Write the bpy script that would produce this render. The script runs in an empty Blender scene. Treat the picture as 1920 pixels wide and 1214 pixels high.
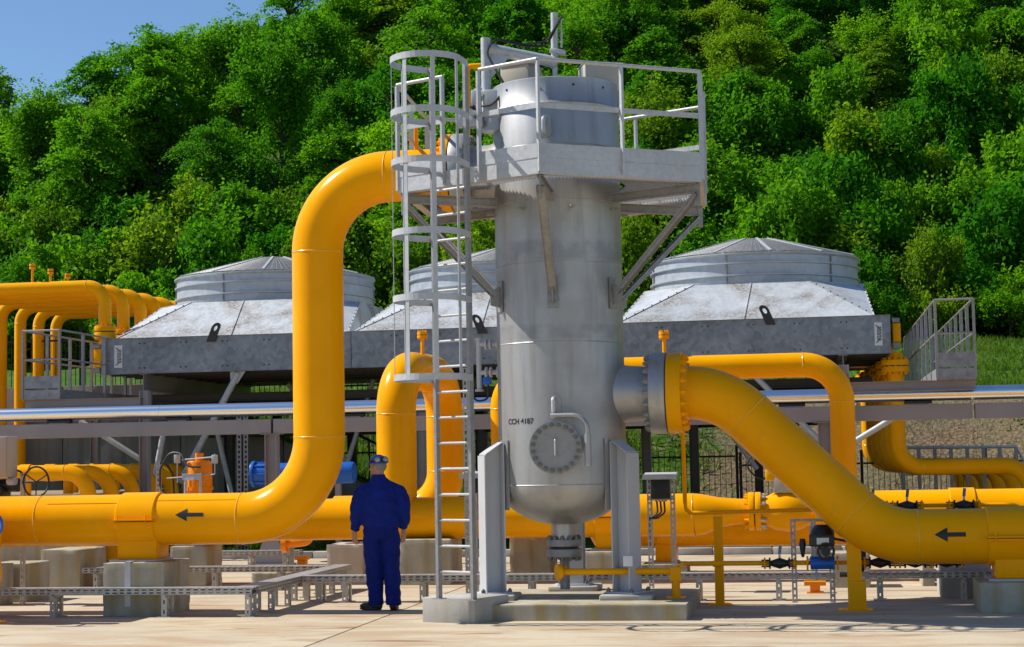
import bpy, bmesh, math, random
import numpy as np
from mathutils import Vector, Matrix, Quaternion
R_ = math.radians
random.seed(7)
S = bpy.context.scene
COL = S.collection

# ------------------------------------------------------------------ camera, world, sun, exposure
CAM_H, FPX, PITCH, ROLL = 1.65, 3280.0, math.atan(257 / 3280), R_(1.03)
cam_d = bpy.data.cameras.new('camera')
cam_d.sensor_width = 36.0
cam_d.lens = FPX / 1920 * 36.0
cam_d.clip_start, cam_d.clip_end = 0.1, 3000
cam = bpy.data.objects.new('camera', cam_d)
COL.objects.link(cam)
_f = Vector((0, math.cos(PITCH), math.sin(PITCH)))
_u0 = Vector((0, -math.sin(PITCH), math.cos(PITCH)))
_r = Vector((1, 0, 0)) * math.cos(ROLL) - _u0 * math.sin(ROLL)
_u = Vector((1, 0, 0)) * math.sin(ROLL) + _u0 * math.cos(ROLL)
cam.matrix_world = Matrix(((_r.x, _u.x, -_f.x, 0), (_r.y, _u.y, -_f.y, 0), (_r.z, _u.z, -_f.z, CAM_H), (0, 0, 0, 1)))
S.camera = cam

SUN_EL, SUN_BEHIND = R_(47), R_(11)
world = bpy.data.worlds.new('World')
S.world = world
world.use_nodes = True
wn = world.node_tree
sky = wn.nodes.new('ShaderNodeTexSky')
sky.sky_type = 'NISHITA'
sky.sun_disc = False
sky.sun_elevation = SUN_EL
sky.sun_rotation = R_(-79)
sky.air_density, sky.dust_density, sky.ozone_density = 1.0, 0.0, 6.5
bg = wn.nodes['Background']
bg.inputs['Strength'].default_value = 0.098
wn.links.new(sky.outputs['Color'], bg.inputs['Color'])
sun_d = bpy.data.lights.new('sun', 'SUN')
sun_d.energy, sun_d.angle, sun_d.color = 5.0, R_(0.5), (1.0, 0.955, 0.88)
sun = bpy.data.objects.new('sun', sun_d)
COL.objects.link(sun)
_s = Vector((-math.cos(SUN_BEHIND) * math.cos(SUN_EL), math.sin(SUN_BEHIND) * math.cos(SUN_EL), math.sin(SUN_EL)))
sun.rotation_euler = _s.to_track_quat('Z', 'Y').to_euler()
sun.location = (-20, 10, 30)
vs = S.view_settings
vs.view_transform, vs.look, vs.exposure, vs.gamma = 'Standard', 'None', 0.3, 1.0
vs.use_curve_mapping = False
S.cycles.max_bounces = 8
S.cycles.transparent_max_bounces = 8
S.cycles.use_denoising = True

# ------------------------------------------------------------------ plant frame: a to the right, b away, z up; origin under the vessel
TH = R_(9.6)
U = Vector((math.cos(TH), -math.sin(TH), 0))
V = Vector((math.sin(TH), math.cos(TH), 0))
O = Vector((0.53, 19.3, 0))
def PL(a, b, z=0.0): return O + U * a + V * b + Vector((0, 0, z))
def _ray(px, py): return _f * FPX + _r * (px - 960) + _u * (607 - py)
def pz(px, py, b):
    d = _ray(px, py); c = Vector((0, 0, CAM_H))
    P = c + d * ((b - (c - O).dot(V)) / d.dot(V))
    return (P - O).dot(U), P.z
def pg(px, py, z=0.0):
    d = _ray(px, py); c = Vector((0, 0, CAM_H))
    P = c + d * ((z - CAM_H) / d.z)
    return (P - O).dot(U), (P - O).dot(V)
def P3(px, py, b):
    a, z = pz(px, py, b); return Vector((a, b, z))

# ------------------------------------------------------------------ mesh builder
class MB:
    def __init__(s): s.v, s.f = [], []
    def add(s, vs_, fs):
        n = len(s.v); s.v += [tuple(p) for p in vs_]; s.f += [tuple(i + n for i in f) for f in fs]; return s
    def box(s, c, d, rz=0.0):
        x, y, z = d[0] / 2, d[1] / 2, d[2] / 2; cs, sn = math.cos(rz), math.sin(rz)
        vv = []
        for k in (-z, z):
            for i, j in ((-x, -y), (x, -y), (x, y), (-x, y)):
                vv.append((c[0] + i * cs - j * sn, c[1] + i * sn + j * cs, c[2] + k))
        return s.add(vv, [(3, 2, 1, 0), (4, 5, 6, 7), (0, 1, 5, 4), (1, 2, 6, 5), (2, 3, 7, 6), (3, 0, 4, 7)])
    def span(s, a0, a1, b0, b1, z0, z1):
        return s.box(((a0 + a1) / 2, (b0 + b1) / 2, (z0 + z1) / 2), (abs(a1 - a0), abs(b1 - b0), abs(z1 - z0)))
    def bar(s, p, q, w, h, up=(0, 0, 1)):
        p, q = Vector(p), Vector(q); d = (q - p).normalized(); up = Vector(up)
        if abs(d.dot(up)) > 0.99: up = Vector((0, 1, 0))
        x = d.cross(up).normalized() * (w / 2); y = x.cross(d).normalized() * (h / 2)
        vv = [e + i * x + j * y for e in (p, q) for i, j in ((-1, -1), (1, -1), (1, 1), (-1, 1))]
        return s.add(vv, [(3, 2, 1, 0), (4, 5, 6, 7), (0, 1, 5, 4), (1, 2, 6, 5), (2, 3, 7, 6), (3, 0, 4, 7)])
    def ibeam(s, p, q, w, h, t=0.012, up=(0, 0, 1)):
        p, q = Vector(p), Vector(q); d = (q - p).normalized(); up = Vector(up)
        if abs(d.dot(up)) > 0.99: up = Vector((0, 1, 0))
        y = d.cross(up).normalized().cross(d).normalized()
        s.bar(p + y * (h / 2 - t / 2), q + y * (h / 2 - t / 2), w, t, up)
        s.bar(p - y * (h / 2 - t / 2), q - y * (h / 2 - t / 2), w, t, up)
        return s.bar(p, q, t, h - 2 * t - 0.002, up)
    def tube(s, pts, r, n=20, cap=True):
        pts = [Vector(p) for p in pts]; m = len(pts)
        rr = r if isinstance(r, (list, tuple)) else [r] * m
        t0 = (pts[1] - pts[0]).normalized()
        x = t0.cross(Vector((0, 0, 1)))
        if x.length < 0.05: x = t0.cross(Vector((0, 1, 0)))
        x.normalize(); vv = []; prev = t0
        for i in range(m):
            t = (pts[min(i + 1, m - 1)] - pts[max(i - 1, 0)])
            t = t.normalized() if t.length > 1e-9 else prev
            x = (x - t * x.dot(t)).normalized(); y = t.cross(x); prev = t
            for k in range(n):
                A = 2 * math.pi * k / n
                vv.append(pts[i] + (x * math.cos(A) + y * math.sin(A)) * rr[i])
        ff = []
        for i in range(m - 1):
            for k in range(n):
                k2 = (k + 1) % n
                ff.append((i * n + k, i * n + k2, (i + 1) * n + k2, (i + 1) * n + k))
        if cap:
            ff.append(tuple(reversed(range(n)))); ff.append(tuple((m - 1) * n + k for k in range(n)))
        return s.add(vv, [f[::-1] for f in ff])
    def cyl(s, p, q, r, r2=None, n=20, cap=True): return s.tube([p, q], [r, r if r2 is None else r2], n, cap)
    def ring(s, c, ax, R, r, n=36, m=6):
        c, ax = Vector(c), Vector(ax).normalized()
        x = ax.cross(Vector((0, 0, 1)))
        if x.length < 0.05: x = ax.cross(Vector((0, 1, 0)))
        x.normalize(); y = ax.cross(x); vv = []; ff = []
        for i in range(n):
            A = 2 * math.pi * i / n; e = x * math.cos(A) + y * math.sin(A)
            for k in range(m):
                B = 2 * math.pi * k / m
                vv.append(c + e * (R + r * math.cos(B)) + ax * (r * math.sin(B)))
        for i in range(n):
            for k in range(m):
                i2, k2 = (i + 1) % n, (k + 1) % m
                ff.append((i * m + k, i2 * m + k, i2 * m + k2, i * m + k2))
        return s.add(vv, ff)
    def lathe(s, prof, n=48, c=(0, 0, 0)):
        vv = []; ff = []; m = len(prof)
        for r, z in prof:
            for k in range(n):
                A = 2 * math.pi * k / n
                vv.append((c[0] + r * math.cos(A), c[1] + r * math.sin(A), c[2] + z))
        for i in range(m - 1):
            for k in range(n):
                k2 = (k + 1) % n
                ff.append((i * n + k, i * n + k2, (i + 1) * n + k2, (i + 1) * n + k))
        return s.add(vv, ff)
    def extrude(s, poly, vec):
        vec = Vector(vec); n = len(poly); p = [Vector(q) for q in poly]
        return s.add(p + [q + vec for q in p], [tuple(reversed(range(n))), tuple(range(n, 2 * n))] + [(i, (i + 1) % n, (i + 1) % n + n, i + n) for i in range(n)])
    def pstrip(s, p, q, up, h, rows=2, pitch=0.075, slot=0.045, sh=0.018, t=0.003):
        """perforated steel strip from p to q, height h along up, with real slots"""
        p, q, up = Vector(p), Vector(q), Vector(up).normalized()
        L = (q - p).length; d = (q - p) / L; nn = max(1, int(L / pitch)); pit = L / nn
        off = d.cross(up).normalized() * t
        ys = [0.0]
        for k in range(rows):
            c = h * (k + 0.5) / rows; ys += [c - sh / 2, c + sh / 2]
        ys.append(h)
        for o in (Vector((0, 0, 0)), off):
            for i in range(nn):
                x0 = i * pit; xa = x0 + (pit - slot) / 2; xb = xa + slot; x1 = x0 + pit
                def quad(xl, xr, yl, yr):
                    s.add([p + o + d * xl + up * yl, p + o + d * xr + up * yl, p + o + d * xr + up * yr, p + o + d * xl + up * yr], [(0, 1, 2, 3)])
                quad(x0, xa, 0, h); quad(xb, x1, 0, h)
                for k in range(0, len(ys), 2): quad(xa, xb, ys[k], ys[k + 1])
        return s

def fillet(pts, R, seg=10):
    pts = [Vector(p) for p in pts]; out = [pts[0]]
    for i in range(1, len(pts) - 1):
        A, B, C = pts[i - 1], pts[i], pts[i + 1]
        d1, d2 = (A - B).normalized(), (C - B).normalized()
        ang = d1.angle(d2); r = R[i - 1] if isinstance(R, (list, tuple)) else R
        L = min(r / math.tan(ang / 2), 0.98 * (A - B).length, 0.98 * (C - B).length); r = L * math.tan(ang / 2)
        bis = (d1 + d2).normalized(); cen = B + bis * (r / math.sin(ang / 2))
        s0, s1 = B + d1 * L - cen, B + d2 * L - cen; tot = s0.angle(s1); ax = s0.cross(s1).normalized()
        for k in range(seg + 1): out.append(cen + Quaternion(ax, tot * k / seg) @ s0)
    out.append(pts[-1]); return out

ORG = {}
def _mesh(name, mb, mat, smooth=35, org=(0, 0, 0), bevel=0.0):
    me = bpy.data.meshes.new(name)
    o = Vector(org)
    me.from_pydata([tuple(Vector(p) - o) for p in mb.v], [], mb.f)
    if bevel or smooth:
        bm = bmesh.new(); bm.from_mesh(me)
        bmesh.ops.recalc_face_normals(bm, faces=bm.faces)
        if bevel:
            bmesh.ops.bevel(bm, geom=[e for e in bm.edges if len(e.link_faces) == 2 and e.calc_face_angle() > 0.6], offset=bevel, segments=2, affect='EDGES', profile=0.5)
        bm.to_mesh(me); bm.free()
    me.materials.append(mat)
    if smooth:
        me.polygons.foreach_set('use_smooth', [True] * len(me.polygons))
        me.set_sharp_from_angle(angle=R_(smooth))
    me.update()
    return me
def link(name, data, parent=None):
    o = bpy.data.objects.new(name, data); COL.objects.link(o)
    if parent is not None: o.parent = parent
    return o
def thing(name, label, cat, org=(0, 0, 0), group=None):
    o = link(name, None)
    o.empty_display_size = 0.3
    o.location = PL(*org); o.rotation_euler = (0, 0, -TH)
    o['label'], o['category'] = label, cat
    if group: o['group'] = group
    ORG[o] = Vector(org)
    return o
def part(name, mb, mat, root, smooth=35, bevel=0.0, label=None, kind=None):
    o = link(name, _mesh(name, mb, mat, smooth, ORG[root], bevel), root)
    ORG[o] = ORG[root]
    if label: o['label'] = label
    if kind: o['kind'] = kind
    return o
def single(name, mb, mat, label, cat, org=(0, 0, 0), group=None, smooth=35, bevel=0.0):
    o = link(name, _mesh(name, mb, mat, smooth, org, bevel))
    o.location = PL(*org); o.rotation_euler = (0, 0, -TH)
    o['label'], o['category'] = label, cat
    if group: o['group'] = group
    ORG[o] = Vector(org)
    return o
def struct(name, mb, mat, smooth=None, bevel=0.0, parent=None):
    o = link(name, _mesh(name, mb, mat, smooth, (0, 0, 0), bevel), parent)
    if parent is None:
        o.location = PL(0, 0, 0); o.rotation_euler = (0, 0, -TH); o['kind'] = 'structure'
    ORG[o] = Vector((0, 0, 0))
    return o
def kids(o): return [c for c in bpy.data.objects if c.parent == o]
def copy_tree(o, parent=None):
    c = o.copy(); COL.objects.link(c); c.parent = parent; ORG[c] = ORG.get(o, Vector((0, 0, 0)))
    for k in kids(o): copy_tree(k, c)
    return c

# ------------------------------------------------------------------ materials
def mat(name, col, rough=0.5, metal=0.0, spec=0.5, coat=0.0):
    m = bpy.data.materials.new(name); m.use_nodes = True
    b = m.node_tree.nodes['Principled BSDF']
    b.inputs['Base Color'].default_value = (*col, 1); b.inputs['Roughness'].default_value = rough
    b.inputs['Metallic'].default_value = metal; b.inputs['Specular IOR Level'].default_value = spec
    b.inputs['Coat Weight'].default_value = coat; b.inputs['Coat Roughness'].default_value = 0.12
    return m
def nd(m, t, **kw):
    n = m.node_tree.nodes.new(t)
    for k, v in kw.items():
        if k in n.inputs: n.inputs[k].default_value = v
        else: setattr(n, k, v)
    return n
def lk(m, a, b): m.node_tree.links.new(a, b)
def mixcol(m, fac, c1, c2):
    n = nd(m, 'ShaderNodeMix', data_type='RGBA')
    for sock, c in ((n.inputs[6], c1), (n.inputs[7], c2)):
        if isinstance(c, tuple): sock.default_value = (*c, 1)
        else: lk(m, c, sock)
    if isinstance(fac, float): n.inputs[0].default_value = fac
    else: lk(m, fac, n.inputs[0])
    return n.outputs[2]
def ramp(m, fac, a, b, ca=0.0, cb=1.0):
    n = nd(m, 'ShaderNodeMapRange'); lk(m, fac, n.inputs[0])
    for i, v in enumerate((a, b, ca, cb)): n.inputs[i + 1].default_value = v
    n.clamp = True
    return n.outputs[0]
def obj_noise(m, scale, detail=4.0, dist=0.0, stretch=None, coord='Object', rough=0.55):
    tc = nd(m, 'ShaderNodeTexCoord'); mp = nd(m, 'ShaderNodeMapping')
    if stretch: mp.inputs['Scale'].default_value = stretch
    lk(m, tc.outputs[coord], mp.inputs[0])
    n = nd(m, 'ShaderNodeTexNoise', Scale=scale, Detail=detail, Distortion=dist, Roughness=rough); lk(m, mp.outputs[0], n.inputs['Vector'])
    return n.outputs['Fac'], mp.outputs[0]
def bump(m, height, strength=0.2, dist=0.02):
    b = nd(m, 'ShaderNodeBump', Strength=strength, Distance=dist); lk(m, height, b.inputs['Height'])
    lk(m, b.outputs[0], m.node_tree.nodes['Principled BSDF'].inputs['Normal'])
def base(m, sock): lk(m, sock, m.node_tree.nodes['Principled BSDF'].inputs['Base Color'])
def rough(m, sock): lk(m, sock, m.node_tree.nodes['Principled BSDF'].inputs['Roughness'])

def worn_paint(name, c, dark, rgh=0.32, dust=(0.5, 0.4, 0.25), spec=0.4, dustw=0.2):
    m = mat(name, c, rgh, 0.0, spec, 0.0)
    n1, _ = obj_noise(m, 1.3, 6, 0.4); n2, _ = obj_noise(m, 9.0, 5, 0.0, (1, 1, 0.25))
    c1 = mixcol(m, ramp(m, n1, 0.35, 0.75), c, dark)
    c2 = mixcol(m, ramp(m, n2, 0.62, 0.8, 0, dustw), c1, dust)
    base(m, c2); rough(m, ramp(m, n2, 0.3, 0.75, rgh - 0.03, rgh + 0.07))
    n3, _ = obj_noise(m, 60, 2); bump(m, n3, 0.04, 0.004)
    return m
YEL = worn_paint('yellow_paint', (0.95, 0.405, 0.0), (0.84, 0.335, 0.0), 0.22, (0.62, 0.31, 0.02), 0.09, 0.6)
ORA = worn_paint('orange_paint', (0.90, 0.275, 0.0), (0.80, 0.23, 0.0), 0.3, (0.7, 0.25, 0.02), 0.25)
BLUE = worn_paint('blue_paint', (0.015, 0.13, 0.55), (0.012, 0.10, 0.42), 0.35, (0.2, 0.25, 0.35))
GREYP = worn_paint('grey_paint', (0.30, 0.285, 0.29), (0.24, 0.23, 0.235), 0.45, (0.36, 0.33, 0.29))
LGREY = worn_paint('light_grey_paint', (0.50, 0.51, 0.52), (0.44, 0.45, 0.46), 0.42, (0.42, 0.39, 0.34))
BLACK = mat('black_plastic', (0.012, 0.012, 0.013), 0.45)
DARKST = mat('dark_steel', (0.045, 0.042, 0.04), 0.5, 0.3)
BEIGE = worn_paint('beige_enamel', (0.46, 0.42, 0.35), (0.42, 0.38, 0.31), 0.45)
WHITEP = mat('white_plate', (0.72, 0.72, 0.70), 0.5)
FENCE = mat('black_fence_paint', (0.012, 0.013, 0.014), 0.5)
CABLE = mat('cable_rubber', (0.01, 0.01, 0.011), 0.5)
MARK = mat('black_marking', (0.012, 0.012, 0.014), 0.5)

def galvanised(name, c1, c2, spangle=14.0, rgh=0.42, metal=0.55, stain=0.0):
    m = mat(name, c1, rgh, metal)
    tc = nd(m, 'ShaderNodeTexCoord')
    vo = nd(m, 'ShaderNodeTexVoronoi', Scale=spangle, Randomness=1.0)
    wz = nd(m, 'ShaderNodeTexNoise', Scale=spangle * 0.6, Detail=3.0); lk(m, tc.outputs['Object'], wz.inputs['Vector'])
    mx = nd(m, 'ShaderNodeVectorMath', operation='MULTIPLY_ADD')
    lk(m, wz.outputs['Color'], mx.inputs[0]); mx.inputs[1].default_value = (0.09, 0.09, 0.09); lk(m, tc.outputs['Object'], mx.inputs[2])
    lk(m, mx.outputs[0], vo.inputs['Vector'])
    sep = nd(m, 'ShaderNodeSeparateColor'); lk(m, vo.outputs['Color'], sep.inputs[0])
    n1, _ = obj_noise(m, 1.1, 6, 0.6)
    f = nd(m, 'ShaderNodeMath', operation='MULTIPLY_ADD'); lk(m, sep.outputs[0], f.inputs[0]); f.inputs[1].default_value = 0.45; lk(m, ramp(m, n1, 0.3, 0.7, 0, 0.6), f.inputs[2])
    col = mixcol(m, f.outputs[0], c1, c2)
    if stain:
        n4, _ = obj_noise(m, 0.8, 7, 1.0); n5, _ = obj_noise(m, 22, 4)
        mu = nd(m, 'ShaderNodeMath', operation='MULTIPLY'); lk(m, ramp(m, n4, 0.47, 0.62, 0, stain), mu.inputs[0]); lk(m, ramp(m, n5, 0.3, 0.6), mu.inputs[1])
        col = mixcol(m, mu.outputs[0], col, (0.24, 0.20, 0.155))
    base(m, col); rough(m, ramp(m, sep.outputs[1], 0, 1, rgh - 0.1, rgh + 0.14))
    bump(m, n1, 0.05, 0.02)
    return m
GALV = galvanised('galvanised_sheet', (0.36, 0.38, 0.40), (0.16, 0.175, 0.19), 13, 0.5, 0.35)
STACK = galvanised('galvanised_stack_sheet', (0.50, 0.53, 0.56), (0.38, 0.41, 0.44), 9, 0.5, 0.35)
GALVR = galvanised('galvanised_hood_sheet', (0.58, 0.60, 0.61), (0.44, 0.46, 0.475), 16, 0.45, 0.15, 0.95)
STEEL = galvanised('galvanised_steel', (0.56, 0.57, 0.58), (0.42, 0.425, 0.43), 26, 0.45, 0.2)
STEELD = galvanised('weathered_galvanised_steel', (0.36, 0.355, 0.35), (0.24, 0.235, 0.23), 26, 0.5, 0.4)
TRAY = galvanised('tray_steel', (0.50, 0.49, 0.47), (0.36, 0.35, 0.33), 30, 0.42, 0.5)
ALU = mat('bright_cladding', (0.88, 0.89, 0.91), 0.22, 1.0)

# vessel: aluminium-coloured paint with drips, scuffs and dusty stains
VES = mat('silver_vessel_paint', (0.5, 0.5, 0.5), 0.42, 0.75)
_n1, _ = obj_noise(VES, 1.6, 8, 0.5); _n2, _ = obj_noise(VES, 5.0, 6, 0.2, (1.4, 1.4, 0.16)); _n3, _ = obj_noise(VES, 26, 4)
_c = mixcol(VES, ramp(VES, _n1, 0.35, 0.68), (0.46, 0.455, 0.445), (0.37, 0.365, 0.36))
_c = mixcol(VES, ramp(VES, _n2, 0.50, 0.72, 0, 0.5), _c, (0.25, 0.235, 0.215))
_c = mixcol(VES, ramp(VES, _n3, 0.64, 0.74, 0, 0.4), _c, (0.34, 0.33, 0.32))
_tc = nd(VES, 'ShaderNodeTexCoord'); _sp = nd(VES, 'ShaderNodeSeparateXYZ'); lk(VES, _tc.outputs['Object'], _sp.inputs[0])
for zc, w in ((3.90, 0.14), (3.02, 0.10), (5.0, 0.06)):      # smoky rub marks along the girth welds
    _m = nd(VES, 'ShaderNodeMath', operation='SUBTRACT'); lk(VES, _sp.outputs[2], _m.inputs[0]); _m.inputs[1].default_value = zc
    _a = nd(VES, 'ShaderNodeMath', operation='ABSOLUTE'); lk(VES, _m.outputs[0], _a.inputs[0])
    _nn, _ = obj_noise(VES, 4.0, 5)
    _mm = nd(VES, 'ShaderNodeMath', operation='MULTIPLY'); lk(VES, ramp(VES, _a.outputs[0], w * 0.6, w, 1, 0), _mm.inputs[0]); lk(VES, ramp(VES, _nn, 0.42, 0.62, 0.0, 0.55), _mm.inputs[1])
    _c = mixcol(VES, _mm.outputs[0], _c, (0.24, 0.24, 0.245))
base(VES, _c); rough(VES, ramp(VES, _n1, 0.3, 0.7, 0.42, 0.58)); bump(VES, _n3, 0.05, 0.01)

def concrete(name, c1, c2, stainc=(0.30, 0.22, 0.10), sc=1.6, stain=0.5):
    m = mat(name, c1, 0.85, 0.0, 0.25)
    a, _ = obj_noise(m, sc, 8, 0.3); b, _ = obj_noise(m, 3.2, 5, 0.3, (1.6, 1.6, 0.14)); c, _ = obj_noise(m, 70, 3)
    col = mixcol(m, ramp(m, a, 0.3, 0.7), c1, c2)
    col = mixcol(m, ramp(m, b, 0.47, 0.64, 0, stain), col, stainc)
    col = mixcol(m, ramp(m, c, 0.62, 0.72, 0, 0.5), col, tuple(x * 0.5 for x in c1))
    base(m, col); bump(m, c, 0.35, 0.01)
    return m
CONC = concrete('weathered_concrete', (0.47, 0.425, 0.325), (0.31, 0.285, 0.22), (0.34, 0.25, 0.09), 2.2, 0.75)
CONCL = concrete('pale_concrete', (0.48, 0.46, 0.42), (0.37, 0.355, 0.32), (0.34, 0.29, 0.2), 1.6, 0.3)
CONCW = concrete('wall_concrete', (0.24, 0.235, 0.225), (0.15, 0.148, 0.14), (0.12, 0.11, 0.095), 0.6, 0.7)

PAVE = mat('pavement_concrete', (0.6, 0.5, 0.38), 0.85, 0.0, 0.3)
_a, _ = obj_noise(PAVE, 0.55, 8, 0.5); _b, _ = obj_noise(PAVE, 1.5, 7, 0.8, (0.5, 1.5, 1)); _cc, _ = obj_noise(PAVE, 45, 4); _d, _ = obj_noise(PAVE, 0.9, 3, 1.5, (0.35, 1.6, 1))
_c = mixcol(PAVE, ramp(PAVE, _a, 0.32, 0.68), (0.55, 0.465, 0.32), (0.49, 0.425, 0.315))
_c = mixcol(PAVE, ramp(PAVE, _b, 0.42, 0.62, 0, 0.8), _c, (0.42, 0.285, 0.165))
_e, _ = obj_noise(PAVE, 0.35, 6, 1.2, (0.25, 1.2, 1)); _c = mixcol(PAVE, ramp(PAVE, _e, 0.50, 0.62, 0, 0.55), _c, (0.33, 0.265, 0.19))
_h, _ = obj_noise(PAVE, 6.0, 6, 0.4); _c = mixcol(PAVE, ramp(PAVE, _h, 0.58, 0.72, 0, 0.35), _c, (0.30, 0.245, 0.18))
_c = mixcol(PAVE, ramp(PAVE, _d, 0.61, 0.67, 0, 0.8), _c, (0.25, 0.14, 0.075))
_c = mixcol(PAVE, ramp(PAVE, _cc, 0.66, 0.74, 0, 0.5), _c, (0.36, 0.29, 0.22))
_w, _wv = obj_noise(PAVE, 1.3, 4)
_tc = nd(PAVE, 'ShaderNodeTexCoord'); _oi = nd(PAVE, 'ShaderNodeTexNoise', Scale=2.2, Detail=5.0); lk(PAVE, _tc.outputs['Object'], _oi.inputs['Vector'])
_ma = nd(PAVE, 'ShaderNodeVectorMath', operation='MULTIPLY_ADD'); lk(PAVE, _oi.outputs['Color'], _ma.inputs[0]); _ma.inputs[1].default_value = (0.5, 0.5, 0.5); lk(PAVE, _tc.outputs['Object'], _ma.inputs[2])
_vo = nd(PAVE, 'ShaderNodeTexVoronoi', Scale=0.42); _vo.feature = 'DISTANCE_TO_EDGE'; lk(PAVE, _ma.outputs[0], _vo.inputs['Vector'])
_mu = nd(PAVE, 'ShaderNodeMath', operation='MULTIPLY'); lk(PAVE, ramp(PAVE, _vo.outputs['Distance'], 0.0, 0.006, 0.6, 0.0), _mu.inputs[0]); lk(PAVE, ramp(PAVE, _e, 0.45, 0.6), _mu.inputs[1])
_c = mixcol(PAVE, _mu.outputs[0], _c, (0.16, 0.12, 0.085))
_sp, _ = obj_noise(PAVE, 16, 3); _c = mixcol(PAVE, ramp(PAVE, _sp, 0.68, 0.72, 0, 0.7), _c, (0.20, 0.15, 0.10))
base(PAVE, _c); bump(PAVE, _cc, 0.3, 0.012)
JOINT = mat('joint_filler', (0.13, 0.10, 0.075), 0.9)

TERR = mat('hill_ground', (0.05, 0.09, 0.02), 0.95, 0.0, 0.15)
_tc = nd(TERR, 'ShaderNodeTexCoord')
_g1, _ = obj_noise(TERR, 0.35, 8, 0.4); _g2, _ = obj_noise(TERR, 3.0, 6, 0.2); _g3, _ = obj_noise(TERR, 14, 5)
_s2, _ = obj_noise(TERR, 1.2, 8, 0.5)
_soil = mixcol(TERR, ramp(TERR, _s2, 0.4, 0.65), mixcol(TERR, ramp(TERR, _g3, 0.3, 0.7), (0.075, 0.05, 0.028), (0.27, 0.195, 0.115)), mixcol(TERR, ramp(TERR, _g3, 0.35, 0.65), (0.10, 0.085, 0.04), (0.21, 0.19, 0.10)))
_grass = mixcol(TERR, ramp(TERR, _g2, 0.3, 0.7), (0.035, 0.085, 0.008), (0.085, 0.165, 0.018))
_at = nd(TERR, 'ShaderNodeAttribute', attribute_name='soil')
_sm = nd(TERR, 'ShaderNodeMath', operation='MULTIPLY_ADD'); lk(TERR, _g2, _sm.inputs[0]); _sm.inputs[1].default_value = 0.9; lk(TERR, _at.outputs['Fac'], _sm.inputs[2])
_gr2 = nd(TERR, 'ShaderNodeMath', operation='MULTIPLY_ADD'); lk(TERR, _g1, _gr2.inputs[0]); _gr2.inputs[1].default_value = 0.7; lk(TERR, _sm.outputs[0], _gr2.inputs[2])
base(TERR, mixcol(TERR, ramp(TERR, _gr2.outputs[0], 1.08, 1.30), _grass, _soil)); _g4, _ = obj_noise(TERR, 9.0, 10, 0.3)
bump(TERR, _g4, 0.6, 0.12)

def leaf_mat(name, c1, c2, c3):
    m = mat(name, c1, 0.8, 0.0, 0.12)
    n1, _ = obj_noise(m, 0.55, 3); n2, _ = obj_noise(m, 4.0, 2)
    oi = nd(m, 'ShaderNodeObjectInfo')
    c = mixcol(m, ramp(m, n1, 0.3, 0.7), c1, c2)
    c = mixcol(m, ramp(m, n2, 0.45, 0.75, 0, 0.6), c, c3)
    hs = nd(m, 'ShaderNodeHueSaturation'); lk(m, c, hs.inputs['Color']); lk(m, ramp(m, oi.outputs['Random'], 0, 1, 0.78, 1.2), hs.inputs['Value']); lk(m, ramp(m, oi.outputs['Random'], 0, 1, 0.515, 0.485), hs.inputs['Hue'])
    base(m, hs.outputs[0])
    tr = nd(m, 'ShaderNodeBsdfTranslucent'); mx = nd(m, 'ShaderNodeMixShader'); mx.inputs[0].default_value = 0.5
    g = nd(m, 'ShaderNodeMix', data_type='RGBA'); g.blend_type = 'MULTIPLY'; g.inputs[0].default_value = 1.0; lk(m, hs.outputs[0], g.inputs[6]); g.inputs[7].default_value = (1.5, 1.5, 0.7, 1)
    lk(m, g.outputs[2], tr.inputs['Color'])
    lk(m, m.node_tree.nodes['Principled BSDF'].outputs[0], mx.inputs[1]); lk(m, tr.outputs[0], mx.inputs[2])
    lk(m, mx.outputs[0], m.node_tree.nodes['Material Output'].inputs['Surface'])
    return m
LEAF = [leaf_mat('bright_leaves', (0.090, 0.27, 0.006), (0.115, 0.30, 0.007), (0.155, 0.34, 0.010)),
        leaf_mat('deep_green_leaves', (0.055, 0.215, 0.006), (0.072, 0.245, 0.007), (0.10, 0.285, 0.009)),
        leaf_mat('olive_leaves', (0.115, 0.24, 0.008), (0.14, 0.265, 0.010), (0.18, 0.30, 0.013))]
BARK = mat('bark', (0.055, 0.042, 0.032), 0.9)
DRYG = mat('dry_grass', (0.30, 0.25, 0.12), 0.8, 0, 0.2)
GRASS = leaf_mat('grass_blades', (0.055, 0.135, 0.010), (0.085, 0.165, 0.014), (0.135, 0.19, 0.035))
# ------------------------------------------------------------------ the setting
def sstep(e0, e1, x):
    t = min(1.0, max(0.0, (x - e0) / (e1 - e0))); return t * t * (3 - 2 * t)
def smin(a, b, k):
    h = max(k - abs(a - b), 0) / k; return min(a, b) - h * h * k * 0.25
def wall_h(a):
    if a < -10.7: return 3.35
    if a < -6.2: return 3.35 + (a + 10.7) / 4.5 * -2.5
    return max(0.1, 0.85 + (a + 6.2) * -0.6)
def land(a, b):
    z = -0.06 + 3.3 * sstep(19.6, 27.0, b) + 2.6 * sstep(26, 50, b)
    if b > 17.2: z = max(z, (wall_h(a) - 0.1) * min(1.0, (b - 17.2) / 0.12) - 0.06)
    x = PL(a, b).x
    if b > 50:
        H = 6.9 + 0.56 * (x + 29); H = max(3.0, min(60.0, H))
        z += smin(0.62 * (b - 50), H, 5.0)
    z += 0.22 * math.sin(a * 0.9 + b * 0.5) * math.sin(b * 0.7 - a * 0.3) * sstep(19.6, 24, b)
    return z
def axis(parts_):
    out = []
    for lo, hi, st in parts_: out += list(np.arange(lo, hi - 1e-6, st))
    return out + [parts_[-1][1]]
ga = axis([(-420, -60, 30), (-60, -30, 3), (-30, 24, 0.6), (24, 60, 3), (60, 420, 30)])
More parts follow.
